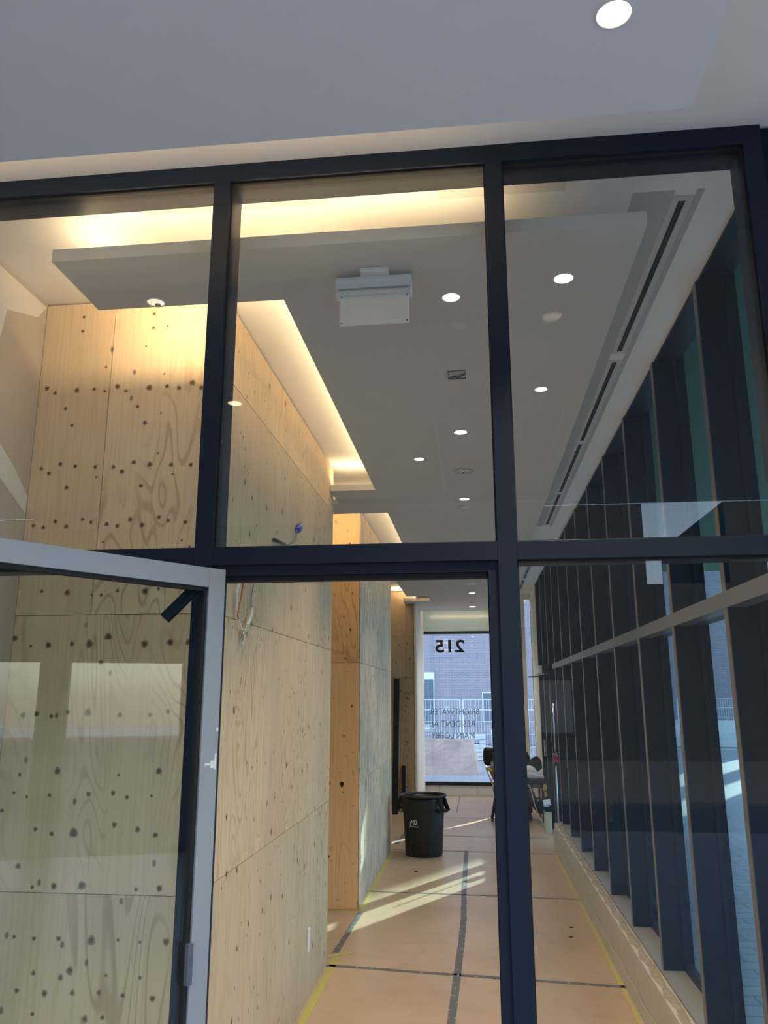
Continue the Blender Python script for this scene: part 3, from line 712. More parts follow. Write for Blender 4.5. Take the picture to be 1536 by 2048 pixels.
# ------------------------------------------------------------------ wires on the plywood, outlet
def pts_x(lst, x): # measured points on the plywood side
    out = []
    for px, py in lst:
        d = F + Rv*((px-768)/1578.575) - Uv*((py-1024)/1578.575); k = (x)/d.x
        out.append(Vector((x, d.y*k, 2.05+d.z*k)))
    return out
def smooth(p, n=6):
    out = []
    for i in range(len(p)-1):
        a, b_, c, d = p[max(i-1, 0)], p[i], p[i+1], p[min(i+2, len(p)-1)]
        for k in range(n):
            t_ = k/n
            out.append(.5*((2*b_)+(-a+c)*t_+(2*a-5*b_+4*c-d)*t_*t_+(-a+3*b_-3*c+d)*t_**3))
    out.append(p[-1]); return out
z6 = 150/1182.
def w6(l): return [(470+a*z6, 1040+b_*z6) for a, b_ in l]
t = thing('cable_tail', 'hanging loop of white, red and grey wires ending in a twisted metal tip', 'cable', (-1.215, 4.15, 2.55))
bm = B(); bm_tube(bm, smooth(pts_x(w6([(110,880),(60,1020),(30,1120),(25,1300),(40,1460),(60,1560),(90,1680),(140,1760)]), -1.195)), .0055, 8); obj('wire', bm, M['wire_white'], t)
bm = B(); bm_tube(bm, smooth(pts_x(w6([(125,880),(120,1060),(90,1240),(55,1400),(45,1500),(60,1560)]), -1.190)), .0042, 8); obj('wire', bm, M['wire_orange'], t, label='red-brown wire')
bm = B(); bm_tube(bm, smooth(pts_x(w6([(285,880),(292,980),(275,1120),(255,1250),(262,1380)]), -1.195)), .003, 8); obj('wire', bm, M['wire_grey'], t, label='grey wire')
bm = B(); bm_tube(bm, smooth(pts_x(w6([(318,880),(318,1080),(295,1220),(275,1380)]), -1.195)), .0028, 8); obj('wire', bm, M['wire_white'], t)
bm = B(); bm_tube(bm, smooth(pts_x(w6([(265,1385),(255,1470),(225,1580),(185,1660)]), -1.192)), .010, 10); obj('sleeve', bm, M['wire_white'], t, label='white sleeve')
bm = B(); bm_tube(bm, smooth(pts_x(w6([(185,1650),(150,1740),(115,1810)]), -1.190)), .0055, 8); bm_tube(bm, smooth(pts_x(w6([(140,1760),(190,1790),(185,1830),(140,1840),(130,1900),(112,1990)]), -1.188)), [.006]*25+[.003]*6, 8)
obj('metal_tip', bm, M['steel'], t)
t = thing('wire_stub', 'dark wire with a blue twist connector poking out of the plywood', 'wire', (-1.215, 5.2, 3.05))
bm = B(); bm_tube(bm, smooth(pts_x(w6([(630,320),(700,350),(790,385),(860,385),(930,350),(960,280),(975,165)]), -1.200)), .0045, 8); obj('wire', bm, M['wire_grey'], t)
bm = B(); bm_tube(bm, smooth(pts_x(w6([(800,410),(870,395),(950,405)]), -1.200)), .004, 8); obj('wire', bm, M['wire_white'], t, label='white wire')
bm = B(); bm_tube(bm, pts_x(w6([(990,165),(1005,130),(1045,60)]), -1.195), [.022, .026, .010], 12); obj('connector', bm, M['blue'], t, label='blue twist connector')
bm = B(); bm_tube(bm, pts_x(w6([(620,315),(780,380)]), -1.200), [.012, .008], 8); obj('tape_wrap', bm, M['black'], t, label='black taped end')
t = thing('outlet_cover', 'white vertical blank cover plate low on the long plywood side', 'outlet cover', (-1.215, 6.0, .38))
box_obj('plate', (-1.213, -1.205, 5.965, 6.035, .305, .46), M['white_plastic'], t, bevel=.002)
[box_obj('screw', (-1.205, -1.204, 5.997, 6.003, z-.003, z+.003), M['steel'], t) for z in (.33, .435)]
# hole burnt in the orange end wall
bm = B(); vs = [bm.verts.new((-1.375+.018*math.cos(a)*(1+.3*math.sin(3*a)), 8.396, 1.175+.030*math.sin(a))) for a in [2*PI*k/14 for k in range(14)]]
bm.faces.new(vs)
ee = bmesh.ops.extrude_face_region(bm, geom=bm.faces[:]); bmesh.ops.translate(bm, verts=[v for v in ee['geom'] if isinstance(v, bmesh.types.BMVert)], vec=(0, .002, 0))
struct(obj('trim_8', bm, M['gasket']))

# ------------------------------------------------------------------ tapes on the floor
def tape(label, pts, w, mat, group, prints=0, cat='tape', ragged=.0):
    bm = B(); P = [Vector(p) for p in pts]
    dense = []
    for a, b_ in zip(P[:-1], P[1:]):
        n = max(1, int((b_-a).length/.12))
        dense += [a+(b_-a)*k/n for k in range(n)]
    dense.append(P[-1])
    L_, R_ = [], []
    for i, p in enumerate(dense):
        d = (dense[min(i+1, len(dense)-1)]-dense[max(i-1, 0)]).normalized(); n_ = Vector((-d.y, d.x, 0))
        o1 = w/2+random.uniform(-ragged, ragged); o2 = w/2+random.uniform(-ragged, ragged)
        L_.append(p+n_*o1); R_.append(p-n_*o2)
    for (hz) in (0,):
        top = [[bm.verts.new((q.x, q.y, .0022)) for q in L_], [bm.verts.new((q.x, q.y, .0022)) for q in R_]]
        bot = [[bm.verts.new((q.x, q.y, .0004)) for q in L_], [bm.verts.new((q.x, q.y, .0004)) for q in R_]]
    for i in range(len(dense)-1):
        bm.faces.new((top[0][i], top[0][i+1], top[1][i+1], top[1][i]))
        bm.faces.new((top[0][i], bot[0][i], bot[0][i+1], top[0][i+1])); bm.faces.new((top[1][i], top[1][i+1], bot[1][i+1], bot[1][i]))
    if prints:
        tot = len(dense)
        for k in range(prints):
            i = int((k+.5)/prints*(tot-1)); p = dense[i]+ (L_[i]-R_[i])*random.choice((-.42, 0, .38)); s_ = .008
            vs = [bm.verts.new((p.x+a_*s_*random.uniform(.5, 1.2), p.y+b_*s_*1.3, .0028)) for a_, b_ in ((-1,-1),(1,-.6),(.8,1),(-.9,.7))]
            bm.faces.new(vs).material_index = 1
    o = obj('floor_tape', bm, [mat, M['tape_print']], recalc=True); tag(o, label, cat, group); return o
G = 'grey tapes over the floor board joints'
tape('grey joint tape running lengthwise down the middle of the passage floor', [(-.225, 5.0, 0), (-.205, 5.8, 0), (-.188, 6.6, 0), (-.170, 7.4, 0), (-.160, 8.2, 0), (-.172, 9.3, 0), (-.170, 10.4, 0), (-.170, 11.58, 0)], .056, M['tape_grey'], G, 70, ragged=.002)
tape('short grey joint tape slanting between the first and second plywood walls', [(-1.195, 7.05, 0), (-1.180, 7.7, 0), (-1.163, 8.30, 0)], .052, M['tape_grey'], G, 14, ragged=.002)
tape('grey joint tape crossing the floor nearest the camera', [(-1.21, 6.74, 0), (-.6, 6.67, 0), (.1, 6.60, 0), (1.03, 6.50, 0)], .045, M['tape_grey'], G, 26, ragged=.006)
for yy, w_, lb in ((9.13, .030, 'thin grey joint tape crossing where the sun stripes begin'), (11.56, .026, 'thin grey joint tape crossing behind the black bin'), (12.75, .026, 'thin grey joint tape crossing before the far lobby'), (14.6, .02, 'faint grey joint line crossing by the folding chair')):
    tape(lb, [(-1.19, yy+.04, 0), (.1, yy-.02, 0), (1.03, yy-.08, 0)], w_, M['tape_grey'], G, 0, ragged=.004)
tape('faint grey joint tape slanting behind the bin to the black board', [(-1.17, 12.0, 0), (-1.10, 13.2, 0), (-1.05, 14.8, 0)], .07, M['tape_grey'], G, 0, ragged=.004)
tape('faint bluish joint line running lengthwise in the far lobby', [(-.38, 15.2, 0), (-.37, 17.7, 0)], .02, M['tape_grey'], G)
G = 'yellow tapes along the floor edges'
tape('yellow tape along the foot of the long plywood wall', [(-1.165, 4.2, 0), (-1.165, 5.6, 0), (-1.160, 6.9, 0)], .052, M['tape_yellow'], G, ragged=.004)
tape('yellow tape end sticking out at the corner of the long plywood wall', [(-1.27, 6.92, 0), (-1.16, 7.0, 0), (-1.06, 7.06, 0)], .05, M['tape_yellow'], G, ragged=.012)
tape('yellow tape along the foot of the weathered plywood wall', [(-1.165, 8.36, 0), (-1.165, 9.8, 0), (-1.165, 11.2, 0)], .045, M['tape_yellow'], G, ragged=.004)
tape('yellow tape under the orange plywood end', [(-1.70, 8.36, 0), (-1.17, 8.36, 0)], .045, M['tape_yellow'], G, ragged=.01)
tape('yellow tape along the concrete curb on the right', [(1.005, 4.6, 0), (1.008, 6.5, 0), (1.012, 9.3, 0), (1.015, 11.8, 0)], .03, M['tape_yellow'], G, ragged=.010)
# kraft paper edge turned up on the curb
bm = B()
N_ = 60; r0 = []
for i in range(N_+1):
    y = 4.2+7.5*i/N_; w = .012*math.sin(i*1.3)+.006*math.sin(i*3.1)
    r0.append([bm.verts.new((1.044-.002, y, .10+w)), bm.verts.new((1.043-.004, y, .0)), bm.verts.new((1.030, y, .003)), bm.verts.new((1.038, y, .10+w))])
for a, b_ in zip(r0[:-1], r0[1:]):
    for k in range(4): bm.faces.new((a[k], a[(k+1) % 4], b_[(k+1) % 4], b_[k]))
struct(obj('baseboard_right', bm, M['concrete']))
# nails and crumbs
for k, (x, y, lb) in enumerate(((-.76, 10.2, 'tiny dark wood chip on the floor in front of the bin'), (.82, 8.0, 'small dark crumb beyond the sun stripes near the curb'), (.78, 7.7, 'small dark crumb nearest the curb on the right'), (.35, 6.9, 'tiny dark crumb behind the storefront mullion'))):
    bm = B(); bm_obox(bm, (x, y, .004), (1, .3, 0), (-.3, 1, 0), (0, 0, 1), .016, .008, .004); tag(obj('wood_chip', bm, M['dark_gap']), lb, 'debris', 'crumbs on the floor')

# ------------------------------------------------------------------ black bin
cx, cy = -.727, 11.27
t = thing('trash_can', 'large black plastic bin with side handle standing in the passage', 'trash can', (cx, cy, 0))
bm = B(); H = .80
bm_lathe(bm, [(0, .004), (.225, .004), (.238, .0), (.246, .012), (.250, .05), (.262, .30), (.278, .62), (.284, .70), (.284, .735), (.276, .735), (.270, .62), (.246, .10), (.236, .03), (0, .03)], (cx, cy, 0), 56)
obj('body', bm, M['black_plastic'], t)
bm = B(); bm_lathe(bm, [(.276, .732), (.300, .735), (.312, .742), (.314, .757), (.306, .766), (.292, .767), (.280, .760), (.276, .742)], (cx, cy, 0), 56)
obj('rim', bm, M['black_plastic'], t)
for sx in (1, -1):
    bm = B()
    yh = cy-.03
    x0 = cx+sx*.285
    pts = [(x0, yh-.075, .735), (x0+sx*.035, yh-.08, .64), (x0+sx*.062, yh-.07, .575), (x0+sx*.062, yh+.07, .575), (x0+sx*.035, yh+.08, .64), (x0, yh+.075, .735)]
    bm_tube(bm, smooth([Vector(p) for p in pts], 4), .014, 8)
    bm_obox(bm, (x0+sx*.030, yh-.078, .645), (sx*.38, 0, -.92), (0, 1, 0), (.92, 0, sx*.38), .085, .006, .028)
    bm_obox(bm, (x0+sx*.030, yh+.078, .645), (sx*.38, 0, -.92), (0, 1, 0), (.92, 0, sx*.38), .085, .006, .028)
    bm_obox(bm, (x0+sx*.022, yh, .585), (1, 0, 0), (0, 1, 0), (0, 0, 1), .042, .07, .012)
    bmesh.ops.rotate(bm, cent=(cx, cy, 0), matrix=Matrix.Rotation(-.42, 3, 'Z'), verts=bm.verts)
    obj('handle', bm, M['black_plastic'], t)
def wrap_text(sx_, size, a0, z, mat, name, bold=0, shear=0, spacing=1):
    me = text_mesh(sx_, size, .0008, bold, 'LEFT', spacing, shear)
    for v in me.vertices:
        zz = z+v.co.y; r = .2505+(zz-.05)*.0460+.0006+v.co.z
        a = a0+v.co.x/.27
        v.co = Vector((cx+r*math.cos(a), cy+r*math.sin(a), zz))
    return link_mesh(name, me, mat, t)
def ang(px):   # angle on the can facing the camera
    return -PI/2 + math.asin(max(-1, min(1, (px-847)/38.0)))*.98 + math.atan2(cx, cy)*0
wrap_text('M2', .088, ang(823.5), .405, M['print_white'], 'logo', 0, .15, .85)
wrap_text('Professional', .026, ang(824.5), .375, M['print_white'], 'logo', 0, .1, .9)
bm = B(); a = ang(824); bm_obox(bm, (cx+.2705*math.cos(a), cy+.2705*math.sin(a), .425), (-math.sin(a), math.cos(a), 0), (math.cos(a), math.sin(a), 0), (.15, 0, 1), .004, .0008, .055); obj('logo', bm, M['print_white'], t)
bm = B(); rng = random.Random(4)
for k in range(24):
    a = rng.uniform(-PI, 0); z = rng.choice((rng.uniform(.03, .22), rng.uniform(.05, .68))); r = .2505+(z-.05)*.0460+.0004
    s_ = rng.uniform(.0012, .0035)
    bm_obox(bm, (cx+r*math.cos(a), cy+r*math.sin(a), z), (-math.sin(a), math.cos(a), 0), (math.cos(a), math.sin(a), 0), (0, 0, 1), s_, .0006, s_*rng.uniform(.6, 2.5))
o_ = obj('paint_speck', bm, M['grille'], t); o_['kind'] = 'stuff'

# ------------------------------------------------------------------ dark boards leaning on the far plywood
bm = B(); bm_bar(bm, (-1.475, 14.90, 0.0), (-1.468, 15.28, 2.385), .105, .04, 0, (0, 1, 0)); tag(obj('leaning_post', bm, M['black']), 'tall black post leaning against the far plywood wall', 'post')
bm = B(); bm_bar(bm, (-1.35, 15.22, .16), (-1.35, 15.32, .80), .07, .03, 0, (0, 1, 0)); bm_bar(bm, (-1.35, 15.16, 0), (-1.35, 15.22, .16), .03, .03)
tag(obj('leaning_post', bm, M['black']), 'short black piece standing beside the tall black post behind the bin', 'post')
# stacked print marks on the far plywood
bm = B(); rng = random.Random(2)
for k in range(38):
    z = rng.uniform(.2, 2.2); w = rng.uniform(.01, .045); h_ = rng.uniform(.004, .02); x = rng.uniform(-1.34, -1.27)
    bm_box(bm, x, x+w, 15.3455, 15.3485, z, z+h_)
struct(obj('trim_9', bm, simple('stamp_ink', (.20, .135, .085), .8)))

# ------------------------------------------------------------------ fittings on the curtain wall
t = thing('door_operator', 'white and black automatic door operator box on the end of the long rail', 'door operator', (1.06, 12.7, 2.45))
box_obj('housing', (.985, 1.14, 12.55, 13.6, 2.40, 2.515), M['white_plastic'], t, bevel=.004)
box_obj('end_cap', (1.035, 1.138, 12.50, 12.549, 2.395, 2.52), M['black'], t, label='black end cap')
bm = B(); bm_tube(bm, [(1.09, 12.7, 2.355), (.835, 12.62, 2.345)], .010, 8); bm_tube(bm, [(1.09, 12.7, 2.40), (1.09, 12.7, 2.345)], .014, 8); obj('arm', bm, M['black'], t)
t = thing('fire_alarm_pull', 'red fire alarm box on the dark window fin near the far door', 'fire alarm', (1.09, 11.93, 1.14))
box_obj('body', (1.088, 1.152, 11.90, 11.94, 1.135, 1.248), M['red'], t, bevel=.004)
box_obj('top_edge', (1.09, 1.150, 11.895, 11.94, 1.249, 1.256), M['white_plastic'], t, label='pale top edge')
box_obj('fixing_plate', (1.10, 1.20, 11.941, 12.00, 1.10, 1.27), M['fin'], t)
bm = B(); bm_tube(bm, [(1.12, 11.97, 0), (1.12, 11.97, 1.11)], .012, 8); bm_tube(bm, [(1.12, 11.97, 1.26), (1.12, 11.97, 1.95)], .010, 8)
obj('conduit', bm, M['steel'], t, label='bright metal conduit')
t = thing('card_reader', 'small black card reader fixed to a window fin halfway along', 'card reader', (1.175, 7.63, 1.05))
box_obj('body', (1.155, 1.198, 7.632, 7.649, .965, 1.135), M['gasket'], t, bevel=.003)
box_obj('keypad', (1.162, 1.190, 7.630, 7.632, 1.03, 1.11), M['fin'], t)
t = thing('wall_bracket', 'pale bracket on the far dark fins above the hard hat', 'bracket', (1.15, 13.6, 1.25))
box_obj('body', (1.10, 1.135, 13.6, 13.64, 1.10, 1.36), M['steel'], t, bevel=.003)

# ------------------------------------------------------------------ table, helmet, bag and clutter in the lobby
t = thing('folding_table', 'white folding table by the far window fins', 'table', (.80, 14.48, 0))
box_obj('tabletop', (.36, 1.118, 14.12, 14.85, .715, .75), M['chair_white'], t, bevel=.006)
for x in (.44, 1.085):
    for y in (14.2, 14.78):
        bm = B(); bm_tube(bm, [(x, y, 0), (x, y, .715)], .014, 8); obj('leg', bm, M['black'], t)
bm = B(); bm_box(bm, .42, 1.10, 14.19, 14.215, .66, .70); bm_box(bm, .42, 1.10, 14.77, 14.795, .30, .33); bm_box(bm, .44, 1.09, 14.2, 14.78, .55, .565); obj('frame', bm, M['black'], t)
hx_, hy_ = .885, 14.33
t = thing('hard_hat', 'off-white hard hat resting on the white folding table', 'hard hat', (hx_, hy_, .75))
HZ = .004
bm = B(); prof = [(.128, .0)]+[(.118*math.cos(a), .02+.125*math.sin(a)) for a in [k*PI/2/9 for k in range(9)]]+[(0, .148)]
bm_lathe(bm, prof, (0, 0, 0), 32)
for v in bm.verts: v.co = Vector((v.co.x*1.18+hx_, v.co.y+hy_, v.co.z+.752+HZ))
obj('shell', bm, M['hardhat'], t)
bm = B()
N1 = 14; vs = []
for k in range(N1+1):
    a = -1.1+2.2*k/N1
    i0 = Vector((hx_+.125*1.15*math.cos(a), hy_+.125*math.sin(a), .760)); i1 = Vector((hx_+(.125*1.15+.055)*math.cos(a)**1, hy_+.135*math.sin(a), .756))
    vs.append((bm.verts.new(i0), bm.verts.new(i1), bm.verts.new(i1-Vector((0, 0, .004)))))
for a, b_ in zip(vs[:-1], vs[1:]): bm.faces.new((a[0], a[1], b_[1], b_[0])); bm.faces.new((a[1], a[2], b_[2], b_[1]))
obj('brim', bm, M['hardhat'], t)
bm = B(); bm_tube(bm, smooth([Vector((hx_-.10, hy_-.133, .80)), Vector((hx_, hy_-.138, .83)), Vector((hx_+.10, hy_-.120, .80))]), .005, 6); obj('ridge', bm, M['grille'], t)
def blob(bm, c, r, seed=1, amp=.15, sub=3, mi=0):
    res = bmesh.ops.create_icosphere(bm, subdivisions=sub, radius=1.0)
    rg = random.Random(seed); ph = [rg.uniform(0, 6) for _ in range(6)]
    for v in res['verts']:
        n = v.co.copy(); k = 1+amp*(math.sin(3*n.x+ph[0])*math.sin(2.5*n.y+ph[1])+.6*math.sin(5*n.z+ph[2]+2*n.x))
        v.co = Vector((c[0]+n.x*r[0]*k, c[1]+n.y*r[1]*k, c[2]+n.z*r[2]*k))
    for f in bm.faces: f.smooth = True
t = thing('backpack', 'black backpack on the table behind the hard hat', 'bag', (1.03, 14.62, .75))
bm = B(); blob(bm, (1.02, 14.62, .895), (.115, .11, .13), 3, .10); obj('body', bm, M['cloth_black'], t)
bm = B(); blob(bm, (.84, 14.66, .95), (.09, .08, .17), 5, .12); obj('pocket', bm, M['cloth_black'], t)
bm = B(); bm_tube(bm, smooth([Vector((1.0, 14.52, .97)), Vector((1.05, 14.50, 1.03)), Vector((1.09, 14.56, .95))]), .009, 8); obj('strap', bm, M['cloth_black'], t)
t = thing('hanging_jacket', 'black jacket slung from the right end of the white table', 'jacket', (1.0, 14.25, .4))
bm = B(); bm_tube(bm, smooth([Vector(p) for p in ((.86, 14.10, .66), (.88, 14.06, .48), (.95, 14.04, .31), (1.03, 14.04, .25), (1.10, 14.06, .34), (1.13, 14.08, .52))]), [.05]*6+[.065]*10+[.09]*8+[.06]*6+[.035], 12); obj('body', bm, M['cloth_black'], t)
bm = B(); bm_tube(bm, smooth([Vector(p) for p in ((.80, 14.10, .70), (.90, 14.09, .66), (1.04, 14.09, .67), (1.10, 14.10, .63))]), .045, 10); obj('collar', bm, M['cloth_black'], t)
t = thing('yellow_tool', 'yellow tool case hooked at the right end of the table', 'tool', (1.135, 14.2, .42))
box_obj('case', (1.10, 1.145, 14.0, 14.10, .43, .62), M['yellow'], t, bevel=.012)
box_obj('clasp', (1.11, 1.14, 13.992, 14.0, .52, .535), M['black'], t)
bm = B(); bm_tube(bm, smooth([Vector(p) for p in ((.84, 14.02, .62), (.88, 13.96, .55), (.93, 13.9, .32), (.99, 13.8, .15), (1.06, 13.7, .03), (1.10, 13.6, .01))]), .008, 8); tag(obj('power_cord', bm, M['cream']), 'pale yellow cord hanging from the table to the floor', 'cord')
t = thing('storage_bin', 'cream box with papers on top by the foot of the dark fins', 'box', (1.085, 13.3, 0))
box_obj('body', (1.035, 1.135, 13.15, 13.45, 0, .33), M['cream'], t, bevel=.004)
box_obj('liner', (1.03, 1.138, 13.145, 13.455, .31, .38), M['fin'], t)
bm = B(); bm_obox(bm, (1.08, 13.28, .43), (1, 0, .15), (0, 1, .3), (0, -.3, 1), .055, .10, .004); bm_obox(bm, (1.06, 13.22, .41), (1, 0, -.3), (0, 1, .6), (0, -.6, 1), .04, .05, .003)
tag(obj('paper_sheets', bm, M['paper']), 'crumpled blue-grey papers lying on the cream box', 'papers')
bm = B(); blob(bm, (.72, 14.6, .16), (.20, .15, .16), 8, .1); tag(obj('tool_bag', bm, M['cloth_black']), 'black bag lying on the floor under the white table', 'bag')

# folding chair and seated person (mostly hidden behind the storefront mullion)
yc_ = 14.45
t = thing('folding_chair', 'white folding chair with black legs at the near end of the far table', 'chair', (.35, yc_, 0))
def slab(name, p0, p1, wy, th, mat):
    bm = B(); bm_bar(bm, (p0[0], yc_, p0[1]), (p1[0], yc_, p1[1]), th, wy, 0, (0, 1, 0)); return obj(name, bm, mat, t, bevel=.008)
slab('backrest', (.150, .87), (.290, .52), .42, .022, M['chair_white'])
slab('seat', (.275, .445), (.66, .455), .42, .022, M['chair_white'])
for sy in (-.2, .2):
    bm = B(); bm_tube(bm, [(.275, yc_+sy, .50), (.52, yc_+sy, 0)], .012, 8); obj('leg', bm, M['black'], t)
    bm = B(); bm_bar(bm, (.325, yc_+sy, .43), (.235, yc_+sy, 0), .034, .02, 0, (0, 1, 0)); obj('leg', bm, M['black'], t)
bm = B(); bm_tube(bm, [(.25, yc_-.2, .16), (.25, yc_+.2, .16)], .01, 8); obj('stretcher', bm, M['black'], t)

person = thing('person', 'person with dark hair and orange vest seated on the white folding chair, half hidden', 'person', (.45, yc_, .46))
def skinned(name, verts, edges, mat, root=0, sub=2):
    verts = [((v[0][0] + (PX if v[0][2] > .9 else PX*.5 if v[0][2] > .6 and v[0][0] < .5 else 0), v[0][1], v[0][2] + (PZ if v[0][2] > .93 else PZ*.6 if v[0][2] > .84 else 0)), v[1]) for v in verts]
    me = bpy.data.meshes.new(name); me.from_pydata([v[0] for v in verts], edges, [])
    o = bpy.data.objects.new(name, me); COL.objects.link(o)
    sk = o.modifiers.new('skin', 'SKIN'); ly = me.skin_vertices[0] if me.skin_vertices else None
    if ly is None:
        bm_ = bmesh.new(); bm_.from_mesh(me); bm_.verts.layers.skin.verify(); bm_.to_mesh(me); bm_.free(); ly = me.skin_vertices[0]
    for i, v in enumerate(verts):
        r = v[1]; ly.data[i].radius = (r, r) if not isinstance(r, tuple) else r
        ly.data[i].use_root = (i == root)
    ss = o.modifiers.new('sub', 'SUBSURF'); ss.levels = sub; ss.render_levels = sub
    me.materials.append(mat)
    dg = bpy.context.evaluated_depsgraph_get(); nm = bpy.data.meshes.new_from_object(o.evaluated_get(dg))
    bpy.data.objects.remove(o); nm.name = name
    for p in nm.polygons: p.use_smooth = True
    return nm
S = yc_
PX = -.035; PZ = -.095
pv = [((.44, S, .55), .13), ((.40, S, .72), .125), ((.36, S, .88), .14), ((.33, S, .99), .11), ((.315, S, 1.06), .052), ((.305, S, 1.12), .07), ((.30, S, 1.20), .088), ((.30, S, 1.26), .055),   # spine, head
      ((.46, S-.10, .54), .088), ((.66, S-.12, .55), .078), ((.84, S-.12, .53), .062), ((.82, S-.12, .30), .052), ((.80, S-.12, .09), .038), ((.92, S-.12, .045), .033),
      ((.46, S+.10, .54), .088), ((.66, S+.12, .55), .078), ((.84, S+.12, .53), .062), ((.82, S+.12, .30), .052), ((.80, S+.12, .09), .038), ((.92, S+.12, .045), .033),
      ((.35, S-.18, .97), .058), ((.42, S-.23, .80), .045), ((.60, S-.18, .79), .036), ((.66, S-.15, .79), .026),
      ((.35, S+.18, .97), .058), ((.42, S+.23, .80), .045), ((.60, S+.18, .79), .036), ((.66, S+.15, .79), .026)]
pe = [(0,1),(1,2),(2,3),(3,4),(4,5),(5,6),(6,7),(0,8),(8,9),(9,10),(10,11),(11,12),(12,13),(0,14),(14,15),(15,16),(16,17),(17,18),(18,19),(3,20),(20,21),(21,22),(22,23),(3,24),(24,25),(25,26),(26,27)]
base = len(pv)
for sgn, wi in ((-1, 23), (1, 27)):
    for fi, (dy, ln) in enumerate(((-.027, .070), (-.010, .078), (.008, .074), (.024, .060))):
        a = len(pv); y_ = S+sgn*.15+dy
        pv += [((.69, y_, .792), .0095), ((.69+ln*.5, y_, .795), .0085), ((.69+ln, y_, .778), .0075)]; pe += [(wi, a), (a, a+1), (a+1, a+2)]
    a = len(pv); y_ = S+sgn*.15-sgn*.035
    pv += [((.67, y_, .785), .010), ((.70, y_-sgn*.012, .778), .008)]; pe += [(wi, a), (a, a+1)]
nm = skinned('body', pv, pe, M['skin'])
# clothing colours on the one continuous body: trousers, shirt sleeves, skin
nm.materials.append(M['jeans']); nm.materials.append(M['shirt'])
for p in nm.polygons:
    c = p.center
    if c.z < .60 and c.x < .98 and (c.z < .60): p.material_index = 1
    elif c.z < 1.03 and c.x < .58: p.material_index = 2
body = bpy.data.objects.new('body', nm); COL.objects.link(body); body.parent = person; body.matrix_parent_inverse = Matrix.Translation(-person.location)
vv = [((.44, S, .58), (.155, .145)), ((.40, S, .74), (.155, .145)), ((.36, S, .90), (.18, .15)), ((.335, S, 1.00), (.13, .12))]
nm = skinned('vest', vv, [(0,1),(1,2),(2,3)], M['vest']); vo_ = bpy.data.objects.new('vest', nm); COL.objects.link(vo_); vo_.parent = person; vo_.matrix_parent_inverse = Matrix.Translation(-person.location)
bm = B(); bm_lathe(bm, [(.158, 0), (.162, .0), (.162, .05), (.158, .05)], (.335, S, .80), 28); obj('vest_band', bm, M['vest_band'], person)
hv = [((.272, S, 1.285), .085), ((.262, S, 1.235), .118), ((.25, S, 1.12), .118), ((.225, S, 1.03), .085), ((.22, S, .97), .04)]
nm = skinned('hair', hv, [(0,1),(1,2),(2,3),(3,4)], M['hair']); ho = bpy.data.objects.new('hair', nm); COL.objects.link(ho); ho.parent = person; ho.matrix_parent_inverse = Matrix.Translation(-person.location)
bm = B()   # face: eyes, nose, mouth, ears looking towards the table
bm.free()
for sy in (-.030, .030):
    bm = B(); bm_lathe(bm, [(0, -.008), (.007, -.004), (.008, 0), (.007, .004), (0, .008)], (.388+PX, S+sy, 1.185+PZ), 10); obj('eye', bm, M['black'], person)
bm = B(); bm_tube(bm, [(.386+PX, S, 1.185+PZ), (.405+PX, S, 1.155+PZ), (.392+PX, S, 1.150+PZ)], [.008, .013, .009], 8); obj('nose', bm, M['skin'], person)
bm = B(); bm_tube(bm, [(.378+PX, S-.022, 1.118+PZ), (.386+PX, S, 1.120+PZ), (.378+PX, S+.022, 1.118+PZ)], .005, 6); obj('mouth', bm, M['red'], person)

# ------------------------------------------------------------------ outside: brick building, fence, stone block, clutter
t = thing('brick_building', 'large purple-grey brick building standing beyond the fence', 'building', (0, 38, 0))
bm = B(); bm_box(bm, -24, -2.72, 38, 50, -.1, 22); bm_box(bm, -1.87, .33, 38, 50, -.1, 22); bm_box(bm, 1.6, 13.6, 38, 50, -.1, 22)
bm_box(bm, -2.72, -1.87, 38, 50, 3.16, 22); bm_box(bm, .33, 1.6, 38, 50, 2.26, 22); bm_box(bm, .33, 1.6, 38, 50, -.1, .9); bm_box(bm, -2.72, -1.87, 38, 50, -.1, .6)
bm_box(bm, 15.0, 15.64, 38, 38.5, -.1, 24)  # detached tower added out of view to narrow the sun stripes
bm_box(bm, -1.895, -1.875, 37.985, 38, 3.2, 22)
obj('wall', bm, M['brick'], t)
for (x0, x1, z0, z1) in ((-4.4, -1.87, .6, 3.16), (.33, 1.6, .9, 2.26)):
    f = box_obj('window', (x0, x1, 37.94, 38.05, z0, z1), M['fence'], t)
    p_ = box_obj('pane', (x0+.05, x1-.05, 37.92, 37.94, z0+.05, z1-(.32 if x0 < 0 else .05)), simple('far_pane', (.10, .13, .17), .15), None); p_.parent = f
bm = B(); bm_box(bm, 4.0, 13.3, 37.2, 38, -.1, .5); bm_box(bm, 5.0, 13.3, 37.5, 38, .5, 1.0); obj('plinth', bm, M['pale2'], t)
# unseen building added at the right to block sun between the nearer fins
t = thing('blocker_building', 'added tall building out of view to the right, cutting the sun stripes', 'building', (22, 38, 0))
bm = B(); bm_box(bm, 12.70, 60, 30, 31.5, -.1, 24); obj('wall', bm, M['brick'], t)
bm = B(); [bm_box(bm, x, x+1.6, 29.96, 30, z, z+1.8) for x in (19,) for z in (2,)]; obj('window', bm, M['rail'], t)
box_obj('wall', (19, 32, 60, 70, -.1, 12), M['brick'], t)  # low block added to cover the bright sky between the buildings
bm = B(); [bm_box(bm, x, x+1.5, 59.95, 60, z, z+1.8) for x in (20.5, 24) for z in (2, 6)]; obj('window', bm, M['rail'], t)['kind'] = 'stuff'
